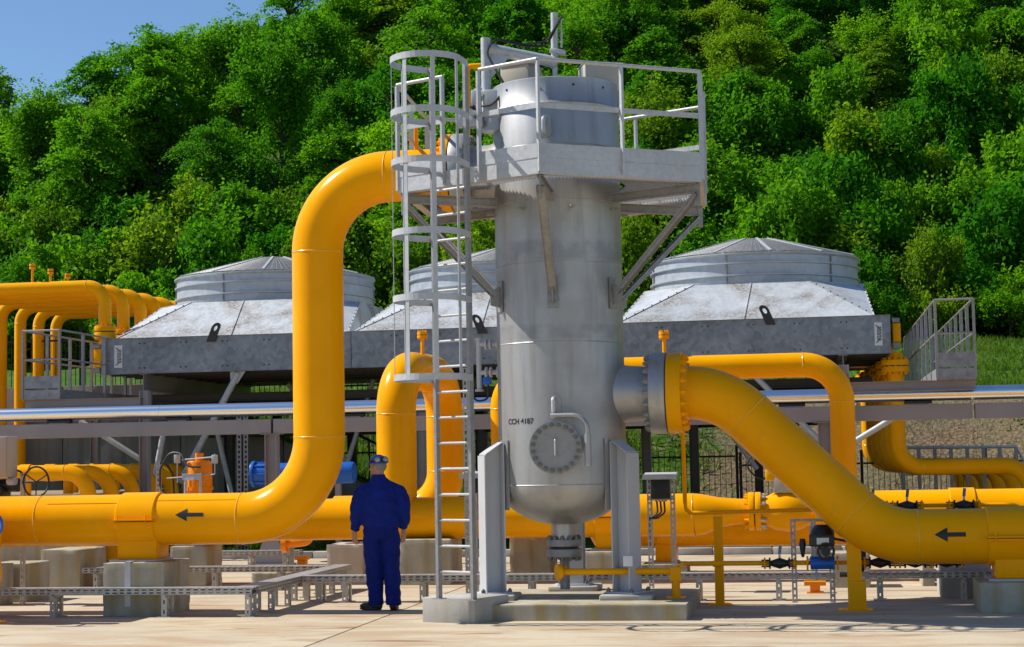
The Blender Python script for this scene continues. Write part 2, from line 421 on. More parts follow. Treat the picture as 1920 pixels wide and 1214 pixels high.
gb = axis([(-60, 10, 10), (10, 17, 1.0), (17, 17.2, 0.2), (17.2, 17.32, 0.12), (17.32, 32, 0.5), (32, 60, 1.5), (60, 120, 4), (120, 900, 60)])
tv = [(a, b, land(a, b)) for b in gb for a in ga]
na = len(ga)
tf = [(j * na + i, j * na + i + 1, (j + 1) * na + i + 1, (j + 1) * na + i) for j in range(len(gb) - 1) for i in range(na - 1)]
tm = MB(); tm.v, tm.f = tv, tf
terrain = struct('ground', tm, TERR, smooth=180)
sa = terrain.data.attributes.new('soil', 'FLOAT', 'POINT')
def soil(a, b):
    s = sstep(-0.5, 2.2, a) * sstep(19, 20.5, b) * (1 - sstep(25.5, 27.5, b)) * 0.55
    s += 0.5 * sstep(13.5, 15, b) * (1 - sstep(17.5, 19, b)) * sstep(-4, 2, a)
    return s + 0.3 * (1 - sstep(25.5, 28, b)) + 0.02
sa.data.foreach_set('value', [soil(p[0], p[1]) for p in tv])

# pavement of big concrete slabs with filled joints
JA, _ = pg(680, 1172)
pm = MB(); pm.span(JA - 36.1, JA + 36.1, -24.1, 10.79, -0.05, -0.012)
pave = struct('pavement', pm, JOINT)
rows_b = [(10.8, 2.6), (2.6, -6.0), (-6.0, -15.0), (-15.0, -24.0)]
k0 = -4
for (b1, b0) in rows_b:
    me = None
    for k in range(k0, 4):
        if me is None:
            m_ = MB(); m_.span(0.009, 8.991, 0.009, (b1 - b0) - 0.009, -0.11, 0.0); me = _mesh('slab', m_, PAVE, None, (0, 0, 0), 0.006)
        o = link('slab', me, pave); o.location = (JA + 9 * k, b0, 0)
kerb = struct('kerb', MB().span(-34, 34, 10.84, 10.98, -0.2, 0.05), CONC)
kme = _mesh('kerb_stone', MB().span(0.006, 0.994, 0, 0.18, -0.15, 0.12), CONCL, 35, (0, 0, 0), 0.015)
for k in range(-20, 22):
    o = link('kerb_stone', kme, kerb); o.location = (k * 1.0, 10.82, 0)

# retaining wall at the left with a sloping end
def wall_top(a): return wall_h(a) + 0.1
w = thing('retaining_wall', 'long grey concrete retaining wall behind the yellow pipes at left', 'wall', (-10, 17.1, 0))
edges = [-28, -25, -22, -19, -16, -13.4, -10.7, -8.4, -6.2, -5.0]
for a0, a1 in zip(edges, edges[1:]):
    m_ = MB().extrude([(a0 + 0.008, 16.95, -0.1), (a1 - 0.008, 16.95, -0.1), (a1 - 0.008, 16.95, wall_top(a1)), (a0 + 0.008, 16.95, wall_top(a0))], (0, 0.22, 0))
    part('wall_panel', m_, CONCW, w, 35, 0.012)

# bar fences
def fence(name, label, pts, h, post_every=2.5, diag=None):
    (a0, b0), (a1, b1) = pts
    f = thing(name, label, 'fence', (a0, b0, 0))
    L = math.hypot(a1 - a0, b1 - b0); n = max(1, round(L / post_every))
    bars = MB()
    for k in range(n):
        p0 = (a0 + (a1 - a0) * k / n, b0 + (b1 - b0) * k / n); p1 = (a0 + (a1 - a0) * (k + 1) / n, b0 + (b1 - b0) * (k + 1) / n)
        z0 = max(land(*p0), land(*p1), 0) + 0.08; z1 = z0 + h
        pm_ = MB(); pm_.box((p0[0], p0[1], (z1 + z0 - 0.2) / 2 + 0.08), (0.06, 0.06, z1 - z0 + 0.36)); part('post', pm_, FENCE, f, None)
        for zz in (z0 + 0.06, z1 - 0.12): part('rail', MB().bar((p0[0] + 0.035, p0[1], zz), (p1[0] - 0.035, p1[1], zz), 0.025, 0.04), FENCE, f, None)
        m2 = int(L / n / 0.115)
        for i in range(1, m2):
            t = i / m2; x, y = p0[0] + (p1[0] - p0[0]) * t, p0[1] + (p1[1] - p0[1]) * t
            bars.box((x, y - 0.019, (z0 + z1) / 2), (0.013, 0.013, h))
    part('bars', bars, FENCE, f, None, kind='stuff')
    pm_ = MB(); zz = max(land(a1, b1), 0); pm_.box((a1, b1, zz + h / 2), (0.06, 0.06, h + 0.4)); part('post', pm_, FENCE, f, None)
    return f
fence('bar_fence', 'black steel bar fence below the bare earth bank at right', ((1.2, 18.7), (19, 18.7)), 1.5)
fence('bar_fence', 'black steel bar fence on the grassy slope behind the yellow pipe loop', ((-10.4, 19.3), (1.1, 19.3)), 1.7)
fence('bar_fence', 'black steel bar fence on top of the concrete retaining wall', ((-28, 17.6), (-10.8, 17.6)), 1.35)
# stair rail running down the slope behind the loop
st = thing('stair_railing', 'black railing sloping down beside the steps behind the worker', 'railing', (-4.2, 18.2, 0))
p_, q_ = P3(640, 800, 18.2), P3(725, 842, 18.2)
part('handrail', MB().tube([p_, q_, q_ + Vector((1.5, 0, -0.75))], 0.03, 8), FENCE, st)
part('lower_rail', MB().tube([p_ + Vector((0, 0, -0.9)), q_ + Vector((0, 0, -0.9)), q_ + Vector((1.5, 0, -1.65))], 0.025, 8), FENCE, st)
for k in range(9):
    t = k / 8; c = p_.lerp(q_ + Vector((1.5, 0, -0.75)), t)
    part('baluster', MB().bar(c + Vector((0, 0, -1.15)), c + Vector((0, 0, -0.02)), 0.025, 0.025), FENCE, st, None)

# ------------------------------------------------------------------ trees
def leaf_mesh(name, pos, nor, size, rng, mat_):
    n = len(pos)
    nor = nor / (np.linalg.norm(nor, axis=1, keepdims=True) + 1e-9)
    rv = rng.normal(size=(n, 3)); t = np.cross(nor, rv); t /= (np.linalg.norm(t, axis=1, keepdims=True) + 1e-9); s = np.cross(nor, t)
    l = (size * rng.uniform(0.7, 1.35, n))[:, None]
    v = np.empty((n, 4, 3)); v[:, 0] = pos - t * l; v[:, 1] = pos - s * l * 0.55 + nor * l * 0.12; v[:, 2] = pos + t * l; v[:, 3] = pos + s * l * 0.55 + nor * l * 0.12
    me = bpy.data.meshes.new(name); me.vertices.add(4 * n); me.vertices.foreach_set('co', v.reshape(-1))
    me.loops.add(4 * n); me.loops.foreach_set('vertex_index', np.arange(4 * n, dtype=np.int32))
    me.polygons.add(n); me.polygons.foreach_set('loop_start', np.arange(0, 4 * n, 4, dtype=np.int32))
    me.update(); me.validate(); me.materials.append(mat_)
    return me
def make_tree(seed, H, R, mat_, leaf=0.095, nspray=150, per=120, low=0.1, style=0):
    """crown of several uneven lobes; style 0 = layered flat sprays, 1 = upright plumes, 2 = both"""
    rng = np.random.default_rng(seed)
    nl = int(rng.integers(6, 10)); lobes = []
    for i in range(nl):
        az = 6.283 * i / nl + rng.uniform(-0.5, 0.5); hz = rng.uniform(low + 0.12, 0.86); w_ = math.sin(math.pi * min(1, 0.22 + hz * 0.72))
        rr = R * rng.uniform(0.35, 0.72) * w_
        lobes.append((np.array([rr * math.cos(az), rr * math.sin(az), hz * H]), R * rng.uniform(0.42, 0.66), H * rng.uniform(0.13, 0.22)))
    lobes.append((np.array([0, 0, H * 0.84]), R * 0.42, H * 0.17)); lobes.append((np.array([0, 0, H * 0.42]), R * 0.62, H * 0.30))
    P, N, cents = [], [], []
    for i in range(nspray):
        c0, lr, lz = lobes[i % len(lobes)]
        d = rng.normal(size=3); d /= np.linalg.norm(d)
        if d[2] < -0.4: d[2] *= -0.6
        fr = rng.uniform(0.5, 1.08)
        c = c0 + np.array([lr * d[0], lr * d[1], lz * d[2]]) * fr
        c[2] = max(c[2], 0.25)
        cents.append(c)
        out = d.copy(); out[2] = 0
        st = style if style < 2 else int(rng.random() < 0.5)
        s = rng.uniform(0.13, 0.30) * R
        q = rng.normal(size=(per, 3)) * 0.5
        if st == 0:
            nrm = out * 0.5 + np.array([0, 0, 1.0]) + rng.normal(size=3) * 0.15; fl = 0.28
            nrm /= np.linalg.norm(nrm); s *= 1.15; drp = 0.22
        else:
            nrm = out * 0.5 + np.array([0, 0, 1.0]) + rng.normal(size=3) * 0.25; fl = 1.7; nrm /= np.linalg.norm(nrm); s *= 0.66; drp = 0.0
        e1 = np.cross(nrm, [0.3, 0.5, 0.1]); e1 /= np.linalg.norm(e1); e2 = np.cross(nrm, e1)
        rad2 = q[:, 0] ** 2 + q[:, 1] ** 2
        tap = 1.0 if st == 0 else np.clip(1.15 - 0.45 * q[:, 2:3], 0.25, 1.6)
        p = c + (q[:, :1] * e1 + q[:, 1:2] * e2) * s * tap + nrm * (q[:, 2:3] * s * fl) - np.array([0, 0, 1.0]) * (rad2[:, None] * s * drp)
        P.append(p); N.append((nrm * 0.9 if st == 0 else out * 0.5 + np.array([0, 0, 0.45])) + rng.normal(size=(per, 3)) * 0.55)
    me = leaf_mesh('crown', np.concatenate(P), np.concatenate(N), leaf, rng, mat_)
    tb = MB(); top = Vector((rng.uniform(-0.3, 0.3), rng.uniform(-0.3, 0.3), H * 0.88))
    tb.tube([(0, 0, -0.6), (0.03, 0.02, H * 0.2), (top.x * 0.4, top.y * 0.5, H * 0.45), top], [H * 0.022, H * 0.018, H * 0.012, H * 0.003], 7)
    for c in cents[::3]:
        z0 = max(H * 0.12, c[2] - 0.6 * math.hypot(c[0], c[1]) - 0.2)
        b0 = Vector((top.x * z0 / H, top.y * z0 / H, min(z0, H * 0.78)))
        e = Vector(c) + (Vector(c) - b0) * 0.12; mid = b0.lerp(e, 0.5) + Vector((0, 0, 0.12))
        tb.tube([b0, mid, e], [H * 0.007, H * 0.0045, H * 0.0015], 5, False)
    return me, _mesh('trunk', tb, BARK, 60)
PROTO = {}
_sd = 10
for mi in range(3):
    for k in range(4):
        PROTO[('tree', mi, k)] = make_tree(_sd, 8.0, (2.9, 2.3, 2.6, 2.0)[k], LEAF[mi], 0.085, (150, 165, 190, 140)[k], 135, (0.05, 0.0, 0.02, 0.0)[k], (0, 2, 1, 0)[k]); _sd += 1
    for k in range(2):
        PROTO[('bush', mi, k)] = make_tree(_sd, 3.2, 1.75, LEAF[mi], 0.068, 110, 120, 0.0, (1, 2)[k]); _sd += 1
TINT = ['bright green', 'deep green', 'olive green']
def zone(px, py):
    for lim, nm in ((200, 'at far left'), (420, 'above the left pipe row'), (620, 'above the tall yellow elbow'), (860, 'behind the ladder cage'), (1060, 'behind the vessel head'), (1260, 'behind the platform railing'), (1480, 'above the right fan stack'), (1700, 'above the right cooler end'), (9999, 'at far right')):
        if px < lim: break
    row = 'on top of the hill' if py < 110 else 'high on the hill' if py < 230 else 'halfway up the hill' if py < 380 else 'at the foot of the hill'
    return row + ' ' + nm
def project(P):
    d = P - Vector((0, 0, CAM_H)); w_ = d.dot(_f); return 960 + FPX * d.dot(_r) / w_, 607 - FPX * d.dot(_u) / w_
def plant(kind, mi, k, a, b, sc, rz, sz=1.0):
    P = PL(a, b, land(a, b)); crown, trunk = PROTO[(kind, mi, k)]
    hh = (8.0 if kind == 'tree' else 3.2) * sc * sz
    px, py = project(P + Vector((0, 0, hh * 0.6)))
    if px < -160 or px > 2080: return None
    z = zone(px, py)
    nm = 'broadleaf_tree' if kind == 'tree' else 'leafy_bush'
    o = link(nm, None); o.location = P; o.rotation_euler = (0, 0, rz); o.scale = (sc, sc, sc * sz)
    what = ' tree ' if kind == 'tree' else ' dense bush '
    sz_ = 'small ' if sc * sz < 0.78 else 'tall ' if sc * sz > 1.0 else ''
    z = z if kind == 'bush' else z; o['label'] = sz_ + TINT[mi] + what + z; o['category'] = 'tree' if kind == 'tree' else 'bush'; o['group'] = sz_ + TINT[mi] + (' trees ' if kind == 'tree' else ' bushes ') + z
    c = link('crown', crown, o); link('trunk', trunk, o)
    return o
rt = random.Random(5)
nt = 0
b = 51.5
while b < 104:
    sp = 3.7 if b < 75 else 4.1
    half = 0.32 * (b + 19) + 6
    a = -half - 0.17 * b + rt.uniform(0, sp)
    while a < half - 0.17 * b:
        aa, bb = a + rt.uniform(-1.1, 1.1), b + rt.uniform(-1.3, 1.3)
        x = PL(aa, bb).x; H = max(3.0, 6.9 + 0.56 * (x + 29))
        if 0.62 * (bb - 50) < H + 8.5:
            mi = rt.choice((0, 0, 1, 1, 1, 2))
            if (bb < 66 and x > 8) or (bb < 55.5 and x < -6):
                plant('bush', mi, rt.randrange(2), aa - 0.9, bb, rt.uniform(1.15, 1.75), rt.uniform(0, 6.28), rt.uniform(0.9, 1.3))
                plant('bush', rt.choice((0, 1, 1, 2)), rt.randrange(2), aa + 1.0, bb + 1.2, rt.uniform(1.0, 1.6), rt.uniform(0, 6.28), rt.uniform(0.9, 1.3))
            elif plant('tree', mi, rt.randrange(4), aa, bb, rt.uniform(0.78, 1.18), rt.uniform(0, 6.28), rt.uniform(0.72, 1.08) if x < 2 else rt.uniform(0.68, 1.0)): nt += 1
        a += sp
    b += 3.9
for row_b, sc0 in ((47.0, 0.95), (49.6, 1.25)):
    a = -34.0
    while a < 19:
        mi = rt.choice((0, 1, 1, 2, 0))
        plant('bush', mi, rt.randrange(2), a + rt.uniform(-0.6, 0.6), row_b + rt.uniform(-0.8, 0.8), sc0 * rt.uniform(0.75, 1.3), rt.uniform(0, 6.28), rt.uniform(0.85, 1.35))
        a += rt.uniform(1.9, 2.8)

# grass: one mass of blades on the verge, the bank and the meadow
def blades(n, dom, h, seed, wd, dens=None):
    rng = np.random.default_rng(seed); a = rng.uniform(dom[0], dom[1], n); b = rng.uniform(dom[2], dom[3], n)
    if dens is not None:
        keep = np.array([rng.random() < dens(x, y) for x, y in zip(a, b)]); a, b = a[keep], b[keep]; n = len(a)
    z = np.array([land(x, y) for x, y in zip(a, b)])
    an = rng.uniform(0, 6.28, n); hh = h * rng.uniform(0.5, 1.5, n); w_ = wd * rng.uniform(0.7, 1.4, n)
    v = np.empty((n, 3, 3))
    v[:, 0] = np.stack([a - w_ * np.cos(an), b - w_ * np.sin(an), z - 0.02], 1)
    v[:, 1] = np.stack([a + w_ * np.cos(an), b + w_ * np.sin(an), z - 0.02], 1)
    v[:, 2] = np.stack([a + rng.normal(0, 0.4, n) * hh, b + rng.normal(0, 0.4, n) * hh, z + hh], 1)
    return v
def patch(a, b): return 1.0 if math.sin(a * 1.3 + 2 * math.sin(b * 0.8)) + math.sin(b * 1.7 + a * 0.6) > 0.2 else 0.12
gv = np.concatenate([blades(26000, (-12, 12, 11.1, 19.5), 0.13, 1, 0.012),
                     blades(18000, (-4, 3.0, 17.5, 25), 0.26, 2, 0.02, lambda a, b: (1 - sstep(-2.2, 1.2, a)) * (0.35 + 0.65 * patch(a * 1.3, b))),
                     blades(22000, (-14, -3, 17.6, 27), 0.22, 3, 0.02),
                     blades(11000, (-0.5, 17, 17.8, 20.3), 0.18, 4, 0.018, lambda a, b: 0.8 * patch(a, b)),
                     blades(5000, (0.6, 17, 20.4, 26.5), 0.14, 6, 0.016, lambda a, b: 0.12 * patch(a * 0.8 + 3, b)),
                     blades(2600, (0.6, 17, 20.4, 27), 0.12, 16, 0.03, lambda a, b: 1.0 if math.sin(a * 2.9 + 1.3 * math.sin(b * 2)) + math.sin(b * 3.1 + a) > 1.45 else 0.0),
                     blades(34000, (4, 22, 26, 46), 0.16, 5, 0.022),
                     blades(9000, (-16, 4, 26, 46), 0.18, 8, 0.022)])
gme = bpy.data.meshes.new('grass'); n3 = len(gv)
gme.vertices.add(3 * n3); gme.vertices.foreach_set('co', gv.reshape(-1)); gme.loops.add(3 * n3); gme.loops.foreach_set('vertex_index', np.arange(3 * n3, dtype=np.int32))
gme.polygons.add(n3); gme.polygons.foreach_set('loop_start', np.arange(0, 3 * n3, 3, dtype=np.int32)); gme.update(); gme.validate(); gme.materials.append(GRASS)
go = link('grass', gme); go.location = PL(0, 0, 0); go.rotation_euler = (0, 0, -TH)
go['kind'] = 'stuff'; go['label'] = 'green grass on the verge, the earth bank and the meadow'; go['category'] = 'grass'

dv_ = np.concatenate([blades(9000, (-0.5, 17, 18.3, 27.2), 0.17, 21, 0.012, lambda a, b: 0.8 * patch(a * 1.1 + 1, b * 1.2 + 2) * sstep(-0.5, 1.5, a))])
dme = bpy.data.meshes.new('dry_grass'); n3 = len(dv_)
dme.vertices.add(3 * n3); dme.vertices.foreach_set('co', dv_.reshape(-1)); dme.loops.add(3 * n3); dme.loops.foreach_set('vertex_index', np.arange(3 * n3, dtype=np.int32))
dme.polygons.add(n3); dme.polygons.foreach_set('loop_start', np.arange(0, 3 * n3, 3, dtype=np.int32)); dme.update(); dme.validate(); dme.materials.append(DRYG)
do_ = link('dry_grass', dme); do_.location = PL(0, 0, 0); do_.rotation_euler = (0, 0, -TH)
do_['kind'] = 'stuff'; do_['label'] = 'straw coloured dry grass on the bare earth bank'; do_['category'] = 'dry grass'
# ------------------------------------------------------------------ shared fittings
def hexmesh(r, h, m):
    b_ = MB(); b_.cyl((0, 0, 0), (0, 0, h), r, n=6); b_.cyl((0, 0, h), (0, 0, h * 1.45), r * 0.55, n=8)
    return _mesh('bolt', b_, m, 30)
def orient(o, pos, axis_, root):
    o.location = Vector(pos) - ORG[root]
    o.rotation_mode = 'QUATERNION'; o.rotation_quaternion = Vector(axis_).to_track_quat('Z', 'Y')
def bolts(root, c, ax, R, n, me, name='bolt', ph=0.0, parent=None):
    ax = Vector(ax).normalized(); x = ax.cross(Vector((0, 0, 1)))
    if x.length < 0.05: x = Vector((1, 0, 0))
    x.normalize(); y = ax.cross(x)
    for i in range(n):
        A = 2 * math.pi * (i + ph) / n
        o = link(name, me, parent or root); orient(o, Vector(c) + (x * math.cos(A) + y * math.sin(A)) * R, ax, root)
def boltmass(mb, c, ax, R, n, r, h):
    ax = Vector(ax).normalized(); x = ax.cross(Vector((0, 0, 1)))
    if x.length < 0.05: x = Vector((1, 0, 0))
    x.normalize(); y = ax.cross(x)
    for i in range(n):
        A = 2 * math.pi * i / n; p = Vector(c) + (x * math.cos(A) + y * math.sin(A)) * R
        mb.cyl(p, p + ax * h, r, n=6)
    return mb
def weld(root, c, ax, R): part('weld_seam', MB().ring(c, ax, R - 0.001, 0.0075, 40, 6), YELW if root.get('_y', 1) else VES, root)
YELW = mat('yellow_weld_bead', (0.86, 0.42, 0.01), 0.3, 0, 0.5, 0.2)
def arrow_on(root, a0, a1, z, r, b0, zc, hh):
    """black flow arrow wrapped on a pipe running along a (pipe axis at b0, zc), pointing to lower a"""
    L = a1 - a0; m_ = MB(); cols = [0, 0.42, 0.4201, 1.0]
    def half(t): return hh * (t / 0.42) if t <= 0.42 else hh * 0.30
    ts = [0, 0.14, 0.28, 0.42, 0.4205, 0.6, 0.8, 1.0]; rows = [-1, -0.6, -0.2, 0.2, 0.6, 1]
    vv = []
    for t in ts:
        for q in rows:
            s_ = (z - zc) + q * half(t); th = s_ / r
            vv.append((a0 + L * t, b0 - (r + 0.004) * math.cos(th), zc + (r + 0.004) * math.sin(th)))
    n = len(rows); ff = [(i * n + k, (i + 1) * n + k, (i + 1) * n + k + 1, i * n + k + 1) for i in range(len(ts) - 1) if i != 3 for k in range(n - 1)]
    m_.add(vv, ff); return part('arrow_mark', m_, MARK, root, None, label='black painted arrow pointing left')
def lettering(root, text, size, a_ang, zc, r, mat_, name='lettering'):
    cu = bpy.data.curves.new(name, 'FONT'); cu.body = text; cu.size = size; cu.align_x = 'CENTER'; cu.align_y = 'CENTER'
    cu.offset = size * 0.022
    t = bpy.data.objects.new(name, cu); COL.objects.link(t)
    bpy.context.view_layer.update()
    me = bpy.data.meshes.new_from_object(t.evaluated_get(bpy.context.evaluated_depsgraph_get()))
    bpy.data.objects.remove(t); bpy.data.curves.remove(cu)
    for v in me.vertices:
        A = a_ang + v.co.x / r
        v.co = (math.sin(A) * (r + 0.003), -math.cos(A) * (r + 0.003), zc + v.co.y)
    me.materials.clear(); me.materials.append(mat_)
    o = link(name, me, root); ORG[o] = ORG[root]; o['label'] = 'black lettering ' + text; return o
def worn_box(a0, a1, b0, b1, z0, z1, name, mat_, org, amt=0.02, seed=0):
    """box with eroded edges and slightly uneven faces"""
    from mathutils import noise as nz
    bm = bmesh.new(); bmesh.ops.create_cube(bm, size=1.0)
    bmesh.ops.subdivide_edges(bm, edges=bm.edges[:], cuts=13, use_grid_fill=True)
    for v in bm.verts:
        q = v.co.copy(); p = Vector((a0 + (q.x + 0.5) * (a1 - a0), b0 + (q.y + 0.5) * (b1 - b0), z0 + (q.z + 0.5) * (z1 - z0)))
        sides = sum(1 for c in q if abs(abs(c) - 0.5) < 1e-4)
        w_ = nz.noise(p * 6.0 + Vector((seed, 0, 0))) * 0.5 + 0.5; w2 = nz.noise(p * 17.0 + Vector((0, seed, 0))) * 0.5 + 0.5
        cut = amt * (0.25 + 0.9 * max(0, w_ * w2 * 2 - 0.35)) if sides >= 2 else amt * 0.12 * (w2 - 0.5)
        for i, c in enumerate(q):
            if abs(abs(c) - 0.5) < 1e-4: p[i] -= math.copysign(cut, c)
        v.co = p - Vector(org)
    me = bpy.data.meshes.new(name); bm.to_mesh(me); bm.free()
    me.materials.append(mat_); me.polygons.foreach_set('use_smooth', [True] * len(me.polygons)); me.set_sharp_from_angle(angle=R_(40)); return me
def block(label, a0, a1, b0, b1, h, mat_=None, z0=0.0, group=None):
    org = ((a0 + a1) / 2, (b0 + b1) / 2, z0)
    o = link('concrete_block', worn_box(a0, a1, b0, b1, z0 - 0.03, h, 'concrete_block', mat_ or CONC, org, 0.018, a0 * 3.1))
    o.location = PL(*org); o.rotation_euler = (0, 0, -TH); o['label'], o['category'] = label, 'concrete block'; ORG[o] = Vector(org)
    if group: o['group'] = group
    return o

# ------------------------------------------------------------------ the tall vessel
vz = lambda py: pz(1050, py, -0.7)[1]
VR = 0.70
Zb, Zt, Zdome = vz(910), vz(195), pz(1062, 985, -0.1)[1]
ves = thing('filter_vessel', 'tall silver cylindrical filter vessel lettered CCH 4187, on three legs', 'vessel', (0, 0, 0))
ves['_y'] = 0
prof = [(0.001, Zdome)] + [(VR * math.sin(t), Zb - (Zb - Zdome) * math.cos(t)) for t in [R_(x) for x in range(8, 90, 8)]] + [(VR, Zb), (VR, vz(800)), (VR, vz(600)), (VR, vz(400)), (VR, Zt - 0.05), (VR - 0.02, Zt)]
part('shell', MB().lathe(prof, 96), VES, ves, 40)
Zl = vz(142)
part('closure_head', MB().lathe([(VR - 0.05, Zt - 0.03), (VR + 0.03, Zt - 0.01), (VR + 0.035, Zt + 0.02), (VR + 0.012, Zt + 0.05), (VR + 0.012, Zl - 0.01), (VR, Zl), (0.4, Zl + 0.06), (0.001, Zl + 0.10)], 96), VES, ves, 40)
for py in (910, 640, 490, 372, 268): part('weld_seam', MB().ring((0, 0, vz(py)), (0, 0, 1), VR - 0.001, 0.0055, 80, 6), VES, ves)
hole = MB()
for A in (-40, -8, 24, 55):
    t = R_(A); hole.cyl((math.sin(t) * 0.69, -math.cos(t) * 0.69, (Zt + Zl) / 2 + 0.06), (math.sin(t) * 0.716, -math.cos(t) * 0.716, (Zt + Zl) / 2 + 0.06), 0.014, n=10)
part('bolt_holes', hole, BLACK, ves, kind='stuff')
CAMA = math.atan2(0.53 * -math.cos(TH) + 19.3 * math.sin(TH), 19.1)   # direction of the camera seen from the vessel
def on_shell(px, r=VR):
    return CAMA + math.asin(max(-0.99, min(0.99, (px - 1051) / 170.0 / r)))
# manhole with blind cover
ph = on_shell(1041); zc = vz(840); nrm = Vector((math.sin(ph), -math.cos(ph), 0)); ctr = nrm * VR + Vector((0, 0, zc))
mh = part('manhole_neck', MB().cyl(ctr - nrm * 0.06, ctr + nrm * 0.10, 0.235, n=48), VES, ves)
part('manhole_flange', MB().cyl(ctr + nrm * 0.06, ctr + nrm * 0.105, 0.275, n=48), STEELD, ves)
cov = part('manhole_cover', MB().cyl(ctr + nrm * 0.108, ctr + nrm * 0.155, 0.278, n=56), galvanised('cast_cover_steel', (0.34, 0.335, 0.325), (0.28, 0.275, 0.265), 20, 0.5, 0.3), ves)
bm_ = hexmesh(0.024, 0.03, galvanised('bolt_steel', (0.22, 0.21, 0.20), (0.15, 0.145, 0.14), 40, 0.45, 0.6))
BOLT_D = bm_
bolts(ves, ctr + nrm * 0.155, nrm, 0.242, 20, bm_, 'cover_bolt', 0.5, cov)
sd = Vector((nrm.y, -nrm.x, 0)) * -1
up = Vector((0, 0, 1))
c0 = ctr + nrm * 0.155
part('grab_handle', MB().tube(fillet([c0 + up * 0.085, c0 + up * 0.085 + nrm * 0.06, c0 - up * 0.085 + nrm * 0.06, c0 - up * 0.085], 0.015, 5), 0.009, 8), STEEL, ves)
sdr = Vector((math.cos(ph), math.sin(ph), 0))
h0 = nrm * (VR + 0.05) + Vector((0, 0, vz(780)))
part('davit_arm', MB().tube(fillet([h0 - sdr * 0.05 + nrm * 0.06, h0 + sdr * 0.34 + nrm * 0.11, h0 + sdr * 0.34 + nrm * 0.11 - up * 0.52], 0.16, 10), 0.026, 14), VES, ves)
part('davit_socket', MB().cyl(h0 + sdr * 0.34 + nrm * 0.11 - up * 0.20, h0 + sdr * 0.34 + nrm * 0.11 - up * 0.535, 0.036, n=16), VES, ves)
part('davit_stay', MB().bar(h0 + sdr * 0.34 - up * 0.3 - nrm * 0.06, h0 + sdr * 0.34 + nrm * 0.09 - up * 0.3, 0.03, 0.16), VES, ves)
def stadium(root, name, ph_, z, w_, h_, r, m):
    n_ = Vector((math.sin(ph_), -math.cos(ph_), 0)); s_ = Vector((math.cos(ph_), math.sin(ph_), 0)); pts = []
    for i in range(24):
        A = 2 * math.pi * i / 24; y = (h_ - w_) / 2 * (1 if math.sin(A) > 0 else -1)
        pts.append(n_ * (VR - 0.01) + s_ * (w_ / 2 * math.cos(A)) + Vector((0, 0, z + y + w_ / 2 * math.sin(A))))
    return part(name, MB().extrude(pts, n_ * r), m, root, 30)
def lug_eye(ph_, z):
    stadium(ves, 'lug_plate', ph_, z, 0.15, 0.26, 0.03, VES)
    n_ = Vector((math.sin(ph_), -math.cos(ph_), 0)) * (VR + 0.02)
    part('lifting_eye', MB().tube(fillet([n_ + up * (z + 0.08), n_ * 1.11 + up * (z + 0.08), n_ * 1.11 + up * (z - 0.07), n_ + up * (z - 0.07)], 0.03, 6), 0.022, 10), STEEL, ves)
lug_eye(on_shell(1031), vz(236)); lug_eye(on_shell(1038), vz(762))
lettering(ves, 'CCH 4187', 0.082, on_shell(974), vz(789), VR, MARK)
# nameplate brackets low on the body
# right nozzle
zr = pz(1225, 738, 0)[1]; PR = 0.295
fa0, fa1 = pz(1221, 738, 0)[0], pz(1251, 738, 0)[0]
noz = part('outlet_nozzle', MB().tube([(0.55, 0, zr), (0.64, 0, zr), (0.74, 0, zr), (0.95, 0, zr), (fa0, 0, zr)], [0.36, 0.335, 0.31, PR, PR], 40), VES, ves)
part('nozzle_flange', MB().cyl((fa0, 0, zr), (fa1, 0, zr), 0.445, n=48), VES, ves, 35, 0.008)
BOLT_S = hexmesh(0.034, 0.045, STEELD)
bolts(ves, (fa0, 0, zr), (-1, 0, 0), 0.39, 20, BOLT_S, 'flange_nut')
# left nozzle
zl = pz(850, 326, 0)[1]
ga1, ga0 = pz(880, 326, 0)[0], pz(853, 326, 0)[0]
part('inlet_nozzle', MB().tube([(-0.55, 0, zl), (-0.66, 0, zl), (-0.75, 0, zl), (ga1, 0, zl)], [0.34, 0.33, 0.30, PR], 40), VES, ves)
part('nozzle_flange', MB().cyl((ga0, 0, zl), (ga1, 0, zl), 0.445, n=48), VES, ves, 35, 0.008)
bolts(ves, (ga1, 0, zl), (1, 0, 0), 0.39, 20, BOLT_S, 'flange_nut')
# bottom drain nozzle and flanges
zf = [pz(1062, y, 0)[1] for y in (985, 1011, 1024, 1029, 1044)]
part('drain_nozzle', MB().cyl((0, 0, Zdome + 0.05), (0, 0, zf[1]), 0.14, n=28), VES, ves)
for za, zb in ((zf[1], zf[2]), (zf[3], zf[4])): part('drain_flange', MB().cyl((0, 0, zb), (0, 0, za), 0.195, n=36), STEELD, ves, 35, 0.006)
part('gasket', MB().cyl((0, 0, zf[3]), (0, 0, zf[2]), 0.16, n=24), BLACK, ves)
bolts(ves, (0, 0, zf[1]), (0, 0, 1), 0.165, 12, BOLT_D, 'flange_nut'); bolts(ves, (0, 0, zf[4]), (0, 0, -1), 0.165, 12, BOLT_D, 'flange_nut')
part('drain_pipe', MB().cyl((0, 0, 0.24), (0, 0, zf[4]), 0.055, n=16), STEELD, ves)
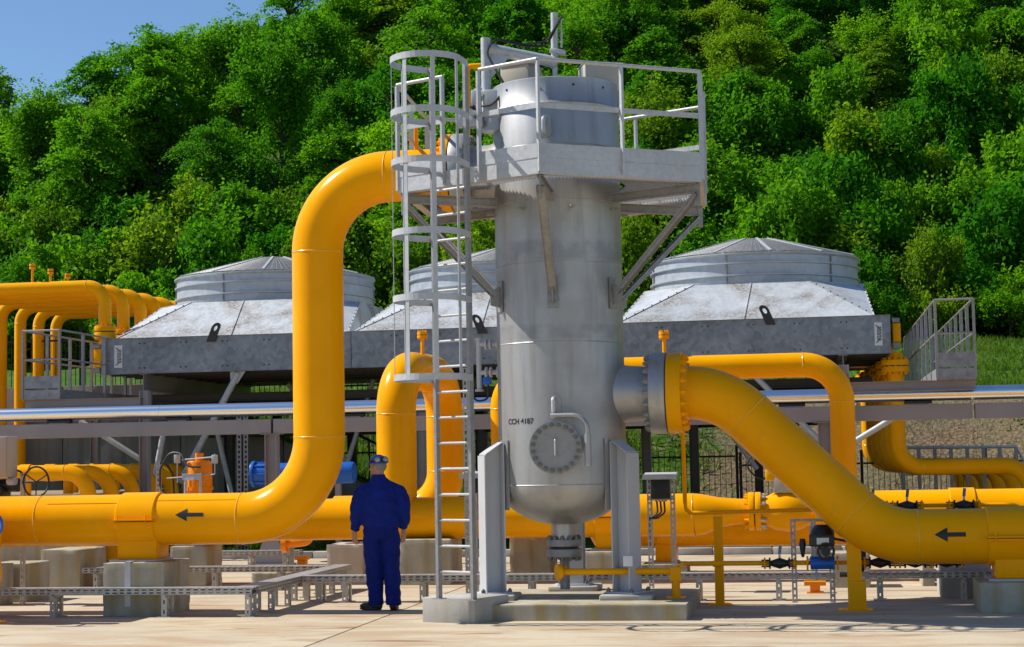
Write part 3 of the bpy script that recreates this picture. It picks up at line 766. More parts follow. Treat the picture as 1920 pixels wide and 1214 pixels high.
# three legs: I-sections with sloping heads and wear pads
PH = 0.17
def leg(ang, ztop):
    d = Vector((math.sin(ang), -math.cos(ang), 0)); s_ = Vector((math.cos(ang), math.sin(ang), 0)); ci, co = d * (VR + 0.022), d * (VR + 0.235)
    lg = MB(); zb = PH + 0.075
    lg.extrude([ci - s_ * 0.108 + up * zb, ci + s_ * 0.108 + up * zb, ci + s_ * 0.108 + up * ztop, ci - s_ * 0.108 + up * ztop], d * 0.016)
    lg.extrude([co - s_ * 0.108 + up * zb, co + s_ * 0.108 + up * zb, co + s_ * 0.108 + up * (ztop - 0.13), co - s_ * 0.108 + up * (ztop - 0.13)], d * 0.016)
    lg.extrude([ci + d * 0.018 - s_ * 0.006 + up * zb, co - d * 0.002 - s_ * 0.006 + up * zb, co - d * 0.002 - s_ * 0.006 + up * (ztop - 0.12), ci + d * 0.018 - s_ * 0.006 + up * (ztop - 0.01)], s_ * 0.012)
    lg.extrude([ci - s_ * 0.104 + d * 0.02 + up * (ztop + 0.001), ci + s_ * 0.104 + d * 0.02 + up * (ztop + 0.001), co + s_ * 0.104 + up * (ztop - 0.127), co - s_ * 0.104 + up * (ztop - 0.127)], up * 0.014)
    o = part('leg', lg, LGREY, ves, 30)
    pd = MB()
    for k in range(6):
        A0, A1 = ang + (k - 3) * 0.075, ang + (k - 2) * 0.075
        q = [Vector((math.sin(A) * r_, -math.cos(A) * r_, zz)) for A, r_, zz in ((A0, VR + 0.002, ztop - 0.72), (A1, VR + 0.002, ztop - 0.72), (A1, VR + 0.002, ztop + 0.03), (A0, VR + 0.002, ztop + 0.03))]
        pd.extrude(q, Vector((math.sin((A0 + A1) / 2), -math.cos((A0 + A1) / 2), 0)) * 0.018)
    part('wear_pad', pd, VES, ves, 20)
    mid = d * (VR + 0.15)
    part('base_plate', MB().box((mid.x, mid.y, PH + 0.066), (0.36, 0.36, 0.018), ang), LGREY, ves, 30, 0.003)
    for i, j in ((-1, -1), (1, -1), (-1, 1), (1, 1)):
        o2 = link('anchor_bolt', BOLT_D, ves); orient(o2, mid + s_ * 0.15 * i + d * 0.15 * j + up * (PH + 0.075), up, ves)
    return mid
ZLEG = pz(930, 832, -0.4)[1]
LEGS = [(R_(-60), ZLEG), (R_(60), ZLEG), (R_(180), ZLEG)]
mids = [leg(a, z) for a, z in LEGS]
part('earthing_plate', MB().box((mids[1].x + 0.02, mids[1].y - 0.165, pz(1170, 1052, -0.55)[1]), (0.10, 0.014, 0.11), R_(8)), WHITEP, ves, 30, 0.004)

plv = thing('vessel_plinth', 'low stained concrete plinth under the legs of the tall vessel', 'plinth', (0, 0, 0))
pa1 = pz(1288, 1145, -1.15)[0]
_o = link('slab', worn_box(-1.02, pa1, -1.15, 1.08, -0.04, PH, 'slab', CONC, (0, 0, 0), 0.014, 5.0), plv)
for mid in mids: part('grout_pad', MB().extrude([(mid.x - 0.28, mid.y - 0.28, PH - 0.01), (mid.x + 0.28, mid.y - 0.28, PH - 0.01), (mid.x + 0.28, mid.y + 0.28, PH - 0.01), (mid.x - 0.28, mid.y + 0.28, PH - 0.01)], (0, 0, 0.066)), CONCL, plv, 30, 0.02)

# level gauge bridle on the left flank
lvg = thing('level_gauge', 'grey level gauge pipe with two flanged valves on the left flank of the vessel', 'gauge', (-0.9, -0.05, 2.5))
gx, gy = pz(898, 670, 0.0)[0], 0.0
zt_, zb_ = vz(625), vz(722)
part('gauge_tube', MB().tube([(gx, gy, zb_), (gx, gy, zt_)], 0.03, 14), LGREY, lvg)
part('gauge_cap', MB().cyl((gx, gy, zt_), (gx, gy, zt_ + 0.02), 0.042, n=14), LGREY, lvg)
for py in (633, 689):
    z = vz(py); part('branch', MB().cyl((gx, gy, z), (-VR + 0.02, gy, z), 0.028, n=12), LGREY, lvg)
    for t in (0.07, 0.12, 0.2): part('branch_flange', MB().cyl((gx + t, gy, z), (gx + t + 0.022, gy, z), 0.062, n=18), LGREY, lvg)
part('transmitter', MB().box((gx + 0.09, gy, vz(705)), (0.09, 0.08, 0.09)), BLUE, lvg, 30, 0.01)
part('cable', MB().tube(fillet([(gx + 0.1, gy, vz(712)), (gx + 0.1, gy, vz(742)), (gx - 0.06, gy, vz(746)), (gx - 0.09, gy + 0.05, vz(715))], 0.07, 6), 0.012, 6), CABLE, lvg)
part('foot_flange', MB().cyl((gx, gy, zb_ - 0.02), (gx, gy, zb_), 0.05, n=14), LGREY, lvg)

# closure davit, hinge and top boxes
dv = thing('closure_davit', 'galvanised swing davit with arm and mast above the vessel head', 'davit', (-0.75, -0.15, Zt))
da = pz(911, 110, -0.2)[0]
part('davit_post', MB().cyl((da, -0.2, vz(205)), (da, -0.2, pz(911, 72, -0.2)[1]), 0.055, n=20), STEEL, dv)
e0, e1 = P3(915, 92, -0.2), P3(1040, 117, 0.0)
part('davit_arm', MB().cyl(e0, e1 + (e1 - e0).normalized() * 0.03, 0.065, n=20), STEEL, dv)
part('end_cap', MB().cyl(e1 - (e1 - e0).normalized() * 0.03, e1 + (e1 - e0).normalized() * 0.012, 0.078, n=20), STEEL, dv)
part('gusset', MB().extrude([(da + 0.05, -0.206, e0.z - 0.04), (da + 0.27, -0.206, e0.z - 0.10), (da + 0.05, -0.206, e0.z - 0.34)], (0, 0.012, 0)), STEEL, dv)
mp0 = P3(1039, 25, 0.0); mp1 = P3(1041, 150, 0.0)
part('mast', MB().tube([mp1, P3(1040, 112, 0.0)], 0.03, 12), STEEL, dv); part('mast_top', MB().tube([P3(1040, 112, 0.0), mp0], 0.04, 16), STEEL, dv)
part('clamp', MB().bar(P3(1032, 96, 0.0), P3(1060, 100, 0.0), 0.12, 0.05), STEEL, dv, 30, 0.005)
part('lug', MB().bar(P3(1053, 90, 0.0), P3(1053, 62, 0.0), 0.02, 0.03), STEEL, dv)
part('whip_rod', MB().cyl(P3(1053, 66, 0.0), P3(1052, 30, 0.0), 0.007, n=6), STEEL, dv)
hg = ves
ha = pz(935, 180, -0.35)[0]
part('hinge_box', MB().box((ha, -0.25, vz(180)), (0.34, 0.3, 0.36)), VES, hg, 30, 0.02)
part('hinge_plate', MB().box((ha + 0.19, -0.36, vz(185)), (0.03, 0.16, 0.44)), VES, hg, 30, 0.006)
part('hinge_shoe', MB().cyl((ha - 0.06, -0.27, vz(228)), (ha - 0.06, -0.27, vz(205)), 0.15, n=24), VES, hg)
part('post_collar', MB().cyl((da, -0.2, vz(158)), (da, -0.2, vz(147)), 0.09, n=20), STEEL, hg)
va = pz(893, 170, -0.35)[0]
part('valve_block', MB().box((va, -0.35, vz(168)), (0.10, 0.12, 0.22)), STEEL, hg, 30, 0.01)
part('lever', MB().bar((va - 0.03, -0.42, vz(180)), (va + 0.02, -0.46, vz(205)), 0.035, 0.035), BLACK, hg, 30, 0.006)
part('valve_cover', MB().box((va - 0.02, -0.36, vz(210)), (0.20, 0.16, 0.12)), STEEL, hg, 30, 0.012)
part('gauge', MB().cyl((va - 0.12, -0.42, vz(176)), (va - 0.12, -0.46, vz(176)), 0.045, n=18), BLACK, hg)
part('solenoid', MB().box((va - 0.16, -0.38, vz(205)), (0.09, 0.1, 0.17)), LGREY, hg, 30, 0.01)
part('fitting', MB().cyl((va - 0.02, -0.36, vz(150)), (va + 0.06, -0.36, vz(144)), 0.022, n=8), STEEL, hg)
part('fitting', MB().cyl((va - 0.08, -0.36, vz(196)), (va + 0.06, -0.36, vz(190)), 0.03, n=8), STEEL, hg)
for lab, x0, x1, y, dz, bb in (('beige box on the vessel head beside the davit', 948, 1006, 130, 0.26, 0.15), ('beige box at the right of the vessel head', 1090, 1160, 127, 0.30, 0.0)):
    ax0, z_ = pz(x0, y, bb); ax1 = pz(x1, y, bb)[0]
    bx = thing('junction_box', lab, 'box', ((ax0 + ax1) / 2, bb, z_))
    part('box_body', MB().box(((ax0 + ax1) / 2, bb, z_ - dz / 2), (ax1 - ax0, 0.34, dz), R_(20 if x0 > 1000 else -18)), BEIGE, bx, 30, 0.008)
    part('lid', MB().box(((ax0 + ax1) / 2, bb, z_ + 0.006), (ax1 - ax0 + 0.02, 0.36, 0.012), R_(20 if x0 > 1000 else -18)), BEIGE, bx, 30, 0.003)
cb = MB()
for off in (0.0, 0.03):
    cb.tube(fillet([P3(1054, 30, -0.05), P3(1025, 78 + off * 300, -0.1), P3(985, 84 + off * 100, -0.15), P3(925, 72, -0.28), P3(912, 100, -0.3), P3(930, 132, -0.36), P3(950, 165 + off * 200, -0.42), P3(925, 195, -0.45), P3(900, 200, -0.4)], 0.12, 6), 0.012, 6)
single('davit_cables', cb, CABLE, 'black cables draped along the davit arm above the vessel', 'cable', (-0.4, -0.2, Zl))

# ------------------------------------------------------------------ hexagonal platform round the head
plt = thing('maintenance_platform', 'hexagonal galvanised platform with railings around the vessel head', 'platform', (0, 0, 4.6))
HEXR, A0 = 1.87, R_(-97) + TH
hexp = [Vector((math.cos(A0 + k * math.pi / 3) * HEXR, math.sin(A0 + k * math.pi / 3) * HEXR, 0)) for k in range(6)]   # 0 front, 1 right, 2 right back, ... 5 left
ZF = 4.63
ZR = ZF + 1.07
def hp(k, t=0.0, out=0.0):
    p = hexp[k % 6].lerp(hexp[(k + 1) % 6], t)
    if out: p = p + (hexp[k % 6] + hexp[(k + 1) % 6]).normalized() * out
    return p
for k in range(6):
    p, q = hp(k, 0.004), hp(k, 0.996)
    part('edge_channel', MB().bar(p + up * (ZF - 0.02), q + up * (ZF - 0.02), 0.012, 0.16), STEEL, plt, None)
    d = (q - p).normalized(); nn = (hexp[k] + hexp[(k + 1) % 6]).normalized()
    part('edge_channel', MB().bar(p - nn * 0.045 + up * (ZF - 0.10), q - nn * 0.045 + up * (ZF - 0.10), 0.09, 0.01), STEEL, plt, None)
    if k == 5: segs = [(0.0, 0.30), (0.70, 1.0)]
    else: segs = [(0.0, 1.0)]
    if k == 5: segs = [(0.0, 0.34), (0.60, 1.0)]
    for t0, t1 in segs:
        g = 0.006 if (t0, t1) == (0.0, 1.0) else 0.004
        part('toe_plate', MB().bar(hp(k, t0 + g, 0.009) + up * (ZF + 0.135), hp(k, t1 - g, 0.009) + up * (ZF + 0.135), 0.006, 0.145), STEEL, plt, None)
        part('top_rail', MB().tube([hp(k, t0) + up * ZR, hp(k, t1) + up * ZR], 0.021, 12), STEEL, plt)
        part('mid_rail', MB().bar(hp(k, t0 + 0.004, -0.012) + up * (ZF + 0.60), hp(k, t1 - 0.004, -0.012) + up * (ZF + 0.60), 0.008, 0.055), STEEL, plt, None)
    ts = [0.0, 0.5] if k != 5 else [0.0, 0.34, 0.60]
    for t in ts:
        c = hp(k, t, 0.018 if t else 0.0)
        part('post', MB().bar(c + up * (ZF - 0.08), c + up * (ZR - 0.018), 0.05, 0.025, d), STEEL, plt, None)
# grating: bearing bars and cross bars cut to the hexagon, with a hole for the vessel
gr = MB()
def hexspan(y, rot):
    cs, sn = math.cos(rot), math.sin(rot); xs = []
    for k in range(6):
        p, q = hexp[k], hexp[(k + 1) % 6]
        px_, py_ = p.x * cs + p.y * sn, -p.x * sn + p.y * cs; qx_, qy_ = q.x * cs + q.y * sn, -q.x * sn + q.y * cs
        if (py_ - y) * (qy_ - y) < 0: xs.append(px_ + (qx_ - px_) * (y - py_) / (qy_ - py_))
    return sorted(xs)
for rot, stp, hh, zz in ((R_(84), 0.036, 0.034, ZF + 0.035), (R_(-6), 0.10, 0.010, ZF + 0.046)):
    y = -HEXR + 0.05; cs, sn = math.cos(rot), math.sin(rot)
    while y < HEXR - 0.05:
        xs = hexspan(y, rot)
        if len(xs) >= 2:
            x0, x1 = xs[0] + 0.02, xs[-1] - 0.02; hr = VR + 0.06
            iv = [(x0, x1)] if abs(y) >= hr else [(x0, -math.sqrt(hr * hr - y * y)), (math.sqrt(hr * hr - y * y), x1)]
            for xa, xb in iv:
                if xb - xa > 0.02: gr.bar((xa * cs - y * sn, xa * sn + y * cs, zz), (xb * cs - y * sn, xb * sn + y * cs, zz), 0.005, hh)
        y += stp
part('grating', gr, STEEL, plt, None, kind='stuff')
for k in range(6):   # radial bearers and struts with cleats on the vessel
    d = hexp[k].normalized(); s_ = Vector((-d.y, d.x, 0))
    part('bearer', MB().ibeam(d * (VR + 0.03) + up * (ZF - 0.16), d * (HEXR - 0.06) + up * (ZF - 0.16), 0.07, 0.10, 0.008), STEELD, plt, None)
    zc_ = pz(1042, 565, -0.7)[1] + 0.1
    p_, q_ = d * (HEXR - 0.07) + up * (ZF - 0.22), d * (VR + 0.07) + up * zc_
    stt = MB(); dd = (q_ - p_).normalized(); nr = s_
    stt.bar(p_ - nr * 0.0, q_, 0.008, 0.09, s_); stt.bar(p_ + s_ * 0.042 + dd * 0.0, q_ + s_ * 0.042, 0.05, 0.006, s_); stt.bar(p_ - s_ * 0.042, q_ - s_ * 0.042, 0.05, 0.006, s_)
    part('strut', stt, STEELD, plt, None)
    part('strut_cleat', MB().extrude([d * (VR - 0.01) - s_ * 0.004 + up * (zc_ - 0.13), d * (VR + 0.13) - s_ * 0.004 + up * (zc_ - 0.10), d * (VR + 0.13) - s_ * 0.004 + up * (zc_ + 0.05), d * (VR - 0.01) - s_ * 0.004 + up * (zc_ + 0.12)], s_ * 0.016), STEELD, plt, None)
    part('cleat_pad', MB().bar(d * (VR + 0.012) + up * (zc_ - 0.17), d * (VR + 0.012) + up * (zc_ + 0.17), 0.12, 0.012, d), STEELD, plt, None)
    part('knee_plate', MB().bar(d * (HEXR - 0.07) + up * (ZF - 0.10), d * (HEXR - 0.07) + up * (ZF - 0.34), 0.07, 0.014, s_), STEELD, plt, None)
for A in range(20, 380, 45):
    d = Vector((math.cos(R_(A)), math.sin(R_(A)), 0)); part('hanger_cleat', MB().bar(d * (VR - 0.01) + up * (ZF - 0.27), d * (VR + 0.1) + up * (ZF - 0.27), 0.05, 0.02), STEELD, plt, None)

# ------------------------------------------------------------------ caged ladder
p_, q_ = hexp[0], hexp[5]
ldir = (p_ - q_).normalized(); lnorm = (hexp[0] + hexp[5]).normalized()
lc = hp(5, 0.455, 0.17)
lad = thing('caged_ladder', 'galvanised vertical ladder with hooped safety cage up to the platform', 'ladder', (lc.x, lc.y, 0))
LW, ZB, ZT = 0.225, 0.255, ZF + 1.13
for s_ in (-1, 1):
    c = lc + ldir * LW * s_
    part('stringer', MB().bar(c + up * ZB, c + up * ZT, 0.06, 0.035, ldir), STEELD, lad, None)
    part('foot_plate', MB().box((c.x, c.y, ZB + 0.003), (0.12, 0.10, 0.008), -R_(28)), STEELD, lad, None)
zr_ = 0.53
while zr_ < ZF + 0.05:
    part('rung', MB().cyl(lc - ldir * (LW + 0.01) + up * zr_, lc + ldir * (LW + 0.01) + up * zr_, 0.014, n=10), STEEL, lad); zr_ += 0.262
RC = 0.37; cc_ = lc + lnorm * 0.36
ang0 = math.atan2(lnorm.y, lnorm.x)
def cage_pt(A, R=RC): return cc_ + Vector((math.cos(A), math.sin(A), 0)) * R
wc = Vector((cc_.x, cc_.y, 0))
hoop_z = [pz(800, y, cc_.y - 0.33)[1] for y in (706, 556, 431, 297, 203, 101)]
for iz, z in enumerate(hoop_z):
    arc = [lc + ldir * (LW + 0.035)] + [cage_pt(ang0 + R_(d)) for d in range(118, -119, -8)] + [lc - ldir * (LW + 0.035)]
    # order so that the arc starts at the stringer it is nearest to
    if (arc[0] - arc[1]).length > (arc[0] - arc[-2]).length: arc = [arc[-1]] + arc[1:-1] + [arc[0]]
    hb = MB(); h_ = 0.065
    ins = [a_ + (cc_ - a_).normalized() * 0.007 for a_ in arc]
    n_ = len(arc); vv = [a_ + up * (z - h_ / 2) for a_ in arc] + [a_ + up * (z + h_ / 2) for a_ in arc] + [a_ + up * (z - h_ / 2) for a_ in ins] + [a_ + up * (z + h_ / 2) for a_ in ins]
    for i in range(n_ - 1):
        hb.add([vv[i], vv[i + 1], vv[n_ + i + 1], vv[n_ + i], vv[2 * n_ + i], vv[2 * n_ + i + 1], vv[3 * n_ + i + 1], vv[3 * n_ + i]], [(0, 1, 2, 3), (5, 4, 7, 6), (3, 2, 6, 7), (1, 0, 4, 5)])
    part('hoop', hb, STEEL, lad, 40)
for dg in (-98, -48, 2, 50, 98):
    c = cage_pt(ang0 + R_(dg), RC - 0.012); A = ang0 + R_(dg)
    part('cage_bar', MB().bar(c + up * (hoop_z[0] - 0.02), c + up * (hoop_z[-1] + 0.02), 0.008, 0.045, (-math.sin(A), math.cos(A), 0)), STEEL, lad, None)
for s_ in (-1, 1):
    c = lc + ldir * LW * s_
    for z in (ZF + 0.62, ZF + 0.02): part('ladder_bracket', MB().bar(c + up * z - lnorm * 0.02, c - lnorm * 0.17 + up * z, 0.01, 0.05), STEEL, lad, None)
la0, lb0 = pg(792, 1167, 0); la1, lb1 = pg(890, 1170, 0)
rzl = math.atan2(lb1 - lb0, la1 - la0)
lb = MB(); wv = Vector((la1 - la0, lb1 - lb0, 0)); wd = Vector((-wv.y, wv.x, 0)).normalized() * 0.62
lb.extrude([(la0, lb0, -0.03), (la1, lb1, -0.03), Vector((la1, lb1, -0.03)) + wd + wv * 0.12, Vector((la0, lb0, -0.03)) + wd], (0, 0, 0.285))
single('ladder_plinth', lb, CONCL, 'pale grey concrete block under the foot of the caged ladder', 'concrete block', (la0, lb0, 0), None, 30, 0.012)
# ------------------------------------------------------------------ front pipe line, left: from the ground run up the riser to the inlet flange
FR = PR - 0.005
def collar(root, a0, a1, b0, zc, r, base_top, shoe_w=0.46):
    part('clamp_collar', MB().tube([(a0, b0, zc), (a0 + 0.012, b0, zc), (a1 - 0.012, b0, zc), (a1, b0, zc)], [r + 0.006, r + 0.022, r + 0.022, r + 0.006], 48), YEL, root)
    cl = MB(); cl.box(((a0 + a1) / 2, b0 - r - 0.05, zc + 0.004), (a1 - a0 + 0.03, 0.09, 0.014)); part('clamp_ear', cl, YEL, root, None)
    part('clamp_ear', MB().box(((a0 + a1) / 2, b0 - r - 0.05, zc - 0.022), (a1 - a0 + 0.03, 0.09, 0.014)), YEL, root, None)
    for t in (0.12, 0.85): part('clamp_bolt', MB().cyl((a0 + (a1 - a0) * t, b0 - r - 0.06, zc - 0.05), (a0 + (a1 - a0) * t, b0 - r - 0.06, zc + 0.055), 0.012, n=8), YEL, root)
    am = (a0 + a1) / 2
    part('saddle', MB().extrude([(am - shoe_w / 2, b0 - 0.2, base_top + 0.024), (am + shoe_w / 2, b0 - 0.2, base_top + 0.024), (am + shoe_w / 2, b0 - 0.2, zc - r * 0.72), (am - shoe_w / 2, b0 - 0.2, zc - r * 0.72)], (0, 0.4, 0)), YEL, root, 30, 0.004)
    part('bearing_plate', MB().span(am - shoe_w / 2 - 0.07, am + shoe_w / 2 + 0.02, b0 - 0.27, b0 + 0.27, base_top, base_top + 0.022), LGREY, root, None)

zlow = pz(330, 974, 0)[1]; ar = pz(597, 640, 0)[0]
lp = thing('inlet_pipe', 'thick yellow pipe at left rising from the ground run into the vessel head', 'pipe', (ar, 0, 0))
yfl = pz(838, 326, 0)[0]
path = fillet([(-9.5, 0, zlow), (ar, 0, zlow), (ar, 0, zl), (yfl, 0, zl)], [0.90, 0.84], 24)
part('pipe', MB().tube(path, FR, 56), YEL, lp, 60)
part('flange', MB().cyl((yfl, 0, zl), (ga0 - 0.012, 0, zl), 0.445, n=48), YEL, lp, 35, 0.008)
part('gasket', MB().cyl((ga0 - 0.012, 0, zl), (ga0, 0, zl), 0.43, n=40), BLACK, lp)
bolts(lp, (yfl, 0, zl), (-1, 0, 0), 0.39, 20, hexmesh(0.034, 0.045, YEL), 'flange_nut')
for c, ax in (((pz(82, 975, 0)[0], 0, zlow), (1, 0, 0)), ((ar - 0.90, 0, zlow), (1, 0, 0)), ((ar, 0, zlow + 0.90), (0, 0, 1)), ((ar, 0, zl - 0.84), (0, 0, 1)), ((ar + 0.84, 0, zl), (1, 0, 0))): weld(lp, c, ax, FR)
BT = pz(258, 1055, -0.4)[1]
c0_, c1_ = pz(214, 975, -0.3)[0], pz(286, 970, -0.3)[0]
collar(lp, c0_, c1_, 0, zlow, FR, BT)
a_, z_ = pz(328, 966, -FR); a2_, _q = pz(381, 964, -FR)
arrow_on(lp, a_, a2_, z_, FR, 0, zlow, 0.072)
part('seam', MB().bar((pz(90, 940, -0.2)[0], -FR * math.cos(0.75) - 0.001, zlow + FR * math.sin(0.75)), (c0_, -FR * math.cos(0.75) - 0.001, zlow + FR * math.sin(0.75)), 0.01, 0.006), YELW, lp, None)
part('seam', MB().bar((c1_, -FR * math.cos(0.85) - 0.001, zlow + FR * math.sin(0.85)), (ar - 0.92, -FR * math.cos(0.85) - 0.001, zlow + FR * math.sin(0.85)), 0.01, 0.006), YELW, lp, None)
# stub with flanged cap on the top run, thin vent pipe behind the cage
va_, vz_ = pz(780, 280, 0)
part('vent_pipe', MB().cyl((va_, 0, vz_ - 0.03), (va_, 0, pz(781, 235, 0)[1]), 0.028, n=12), YEL, lp)
vt = thing('vent_pipe', 'short yellow vertical vent pipe behind the top of the ladder cage', 'pipe', (pz(877, 170, 0.3)[0], 0.3, 4.8))
va_ = pz(877, 170, 0.3)[0]
part('riser', MB().tube(fillet([(va_, 0.3, pz(877, 200, 0.3)[1]), (va_, 0.3, pz(877, 125, 0.3)[1]), (va_ + 0.16, 0.3, pz(877, 125, 0.3)[1])], 0.05, 6), 0.032, 14), YEL, vt)
part('stub', MB().cyl((va_, 0.3, zl + 0.2), (va_, 0.3, pz(877, 200, 0.3)[1]), 0.02, n=10), YEL, vt)
part('socket', MB().cyl((va_, 0.3, pz(877, 196, 0.3)[1]), (va_, 0.3, pz(877, 180, 0.3)[1]), 0.042, n=14), YEL, vt)

bl0, bl1 = pz(192, 1100, -0.42)[0], pz(308, 1100, -0.42)[0]
blk = block('stained concrete block under the left yellow pipe with a steel strap', bl0, bl1, -0.42, 0.42, BT)
strap = MB(); sa_ = pz(239, 1100, -0.43)[0]
strap.span(sa_ - 0.035, sa_ + 0.035, -0.428, -0.422, 0.1, BT + 0.012); strap.span(sa_ - 0.035, sa_ + 0.035, -0.42, -0.25, BT + 0.003, BT + 0.012)
so_ = link('strap', _mesh('strap', strap, STEEL, None, ORG[blk]), blk)

# ------------------------------------------------------------------ front pipe line, right: outlet flange, down the diagonal, off to the right
zlo2 = pz(1780, 1006, 0)[1]
ya0, ya1 = pz(1254, 738, 0)[0], pz(1280, 738, 0)[0]
k1, k2 = P3(1352, 739, 0), P3(1652, 1007, 0)
k1.z = zr; k2.z = zlo2
rp = thing('outlet_pipe', 'thick yellow pipe at right sloping down from the vessel to the ground run', 'pipe', (1.6, 0, 0))
part('pipe', MB().tube(fillet([(ya1, 0, zr), k1, k2, (11.5, 0, zlo2)], [0.95, 0.95], 20), FR, 56), YEL, rp, 60)
part('flange', MB().cyl((fa1 + 0.012, 0, zr), (ya1, 0, zr), 0.445, n=48), YEL, rp, 35, 0.008)
part('gasket', MB().cyl((fa1, 0, zr), (fa1 + 0.012, 0, zr), 0.43, n=40), BLACK, rp)
part('weld_neck', MB().cyl((ya1, 0, zr), (ya1 + 0.07, 0, zr), 0.34, FR + 0.002, n=40), YEL, rp)
bolts(rp, (ya1, 0, zr), (1, 0, 0), 0.39, 20, hexmesh(0.034, 0.045, YEL), 'flange_nut')
dd = (k2 - k1).normalized(); aa_ = math.acos(dd.x); Lk = 0.95 * math.tan(aa_ / 2)
for c, ax in (((k1.x - Lk, 0, zr), (1, 0, 0)), (k1 + dd * Lk, dd), (k2 - dd * Lk, dd), ((k2.x + Lk, 0, zlo2), (1, 0, 0))): weld(rp, c, ax, FR)
cr0, cr1 = pz(1853, 1000, -0.3)[0], pz(1958, 1000, -0.3)[0]
BT2 = pz(1890, 1092, -0.4)[1]
collar(rp, cr0, cr1, 0, zlo2, FR, BT2, 0.42)
a_, z_ = pz(1752, 1003, -FR); a2_, _q = pz(1811, 1001, -FR)
arrow_on(rp, a_, a2_, z_, FR, 0, zlo2, 0.075)
block('shaded concrete block under the right yellow pipe at the frame edge', pz(1838, 1120, -0.42)[0], pz(1990, 1120, -0.42)[0], -0.42, 0.42, BT2)
# drip line from the flange down to the thin pipe run
dl = thing('drip_pipe', 'thin yellow pipe dropping from the outlet flange and running right', 'pipe', (pz(1283, 900, 0.75)[0], 0.75, 0.5))
x0_ = pz(1281, 815, 0.3)[0]
part('pipe', MB().tube(fillet([P3(1280, 800, 0.2), P3(1285, 963, 0.75), P3(1560, 955, 0.75)], 0.09, 8), 0.024, 12), YEL, dl)
ps0, ps1 = pg(1345, 1132, 0)
for nm, px0, py0, py1, bb in (('post', 1346, 968, 1132, 0.75),):
    aP, zP = pz(px0, py0, bb)
    part('support_post', MB().box((aP, bb, zP / 2), (0.10, 0.10, zP)), YEL, dl, None)
    part('base_plate', MB().box((aP, bb, 0.008), (0.24, 0.22, 0.016)), YEL, dl, None)
# big yellow support under the diagonal pipe
aP, zP = pz(1600, 1010, 0.0)
sp = thing('pipe_support', 'yellow steel post standing under the sloping yellow pipe', 'support', (aP, 0.0, 0))
part('post', MB().ibeam((aP, 0.02, 0.02), (aP, 0.02, zP + 0.05), 0.15, 0.13, 0.014), YEL, sp, None)
part('sleeve', MB().box((aP + 0.02, 0.0, 0.16), (0.19, 0.16, 0.30)), YEL, sp, None, 0.006)
part('base_plate', MB().box((aP, 0.0, 0.008), (0.36, 0.28, 0.016)), YEL, sp, None)

# drain pipe over the plinth: flange, run to the right, stub down, then thin run with valves
zd = pz(1150, 1072, -0.45)[1]; d0 = pz(1048, 1072, -0.45)[0]; d1 = pz(1263, 1072, -0.45)[0]
dr = thing('drain_pipe', 'yellow drain pipe with round flange crossing in front of the vessel legs', 'pipe', (d0, -0.45, PH))
part('blind_flange', MB().cyl((d0 - 0.02, -0.47, zd), (d0 + 0.015, -0.45, zd), 0.085, n=24), YEL, dr)
part('elbow', MB().tube(fillet([(d0, 0.0, zd + 0.03), (d0, -0.45, zd), (d0 + 0.2, -0.45, zd)], 0.1, 8), 0.036, 14), YEL, dr)
part('pipe', MB().cyl((d0 + 0.0, -0.45, zd), (d1, -0.45, zd), 0.034, n=16), YEL, dr)
part('tee', MB().box((d1 + 0.02, -0.45, zd - 0.03), (0.115, 0.10, 0.15)), YEL, dr, 30, 0.012)
part('stub', MB().cyl((d1 + 0.02, -0.45, PH + 0.01), (d1 + 0.02, -0.45, zd - 0.05), 0.045, n=14), YEL, dr)
part('foot_plate', MB().box((d1 + 0.02, -0.45, PH + 0.008), (0.2, 0.16, 0.014)), YEL, dr, None)
zd2 = pz(1400, 1057, 0.25)[1]; e0_ = pz(1272, 1057, 0.25)[0]; e1_ = pz(1650, 1054, 0.25)[0]
dt = thing('drain_line', 'thin yellow pipe with small valves running right from the plinth', 'pipe', (e0_, 0.25, 0))
part('pipe', MB().tube(fillet([(d1 + 0.05, -0.45, zd + 0.05), (d1 + 0.05, 0.25, zd2), (e1_ + 3.2, 0.25, zd2)], 0.08, 6), 0.023, 12), YEL, dt)
part('coupling', MB().cyl((pz(1345, 1057, 0.25)[0] - 0.05, 0.25, zd2), (pz(1345, 1057, 0.25)[0] + 0.05, 0.25, zd2), 0.034, n=12), YEL, dt)
def small_valve(px, kind, label, b_=0.25, z_=None, handle=STEEL):
    a = pz(px, 1057, b_)[0]; z = zd2 if z_ is None else z_
    v = thing('small_valve', label, 'valve', (a, b_, z))
    part('body', MB().tube([(a - 0.10, b_, z), (a - 0.05, b_, z), (a, b_, z), (a + 0.05, b_, z), (a + 0.10, b_, z)], [0.028, 0.045, 0.062, 0.045, 0.028], 14), BLACK if kind else YEL, v)
    for t in (-0.17, -0.115, 0.095, 0.15): part('flange', MB().cyl((a + t, b_, z), (a + t + 0.018, b_, z), 0.062, n=18), YEL if t in (-0.17, 0.15) else BLACK, v)
    bo = MB()
    for t in (-0.15, 0.13):
        for A in range(4):
            y, zz = 0.047 * math.cos(A * 1.57 + 0.78), 0.047 * math.sin(A * 1.57 + 0.78); bo.cyl((a + t - 0.045, b_ + y, z + zz), (a + t + 0.05, b_ + y, z + zz), 0.008, n=6)
    part('studs', bo, DARKST, v, kind='stuff')
    part('stem', MB().cyl((a, b_, z + 0.05), (a, b_, z + 0.11), 0.012, n=8), STEEL, v)
    part('handle', MB().bar((a, b_, z + 0.10), (a + 0.012, b_, z + 0.19), 0.034, 0.022), handle, v, None)
    return v
HANDLE = mat('blue_grey_handle', (0.10, 0.17, 0.27), 0.4)
small_valve(1462, 1, 'small black flanged valve with upright handle on the thin yellow pipe', handle=HANDLE)
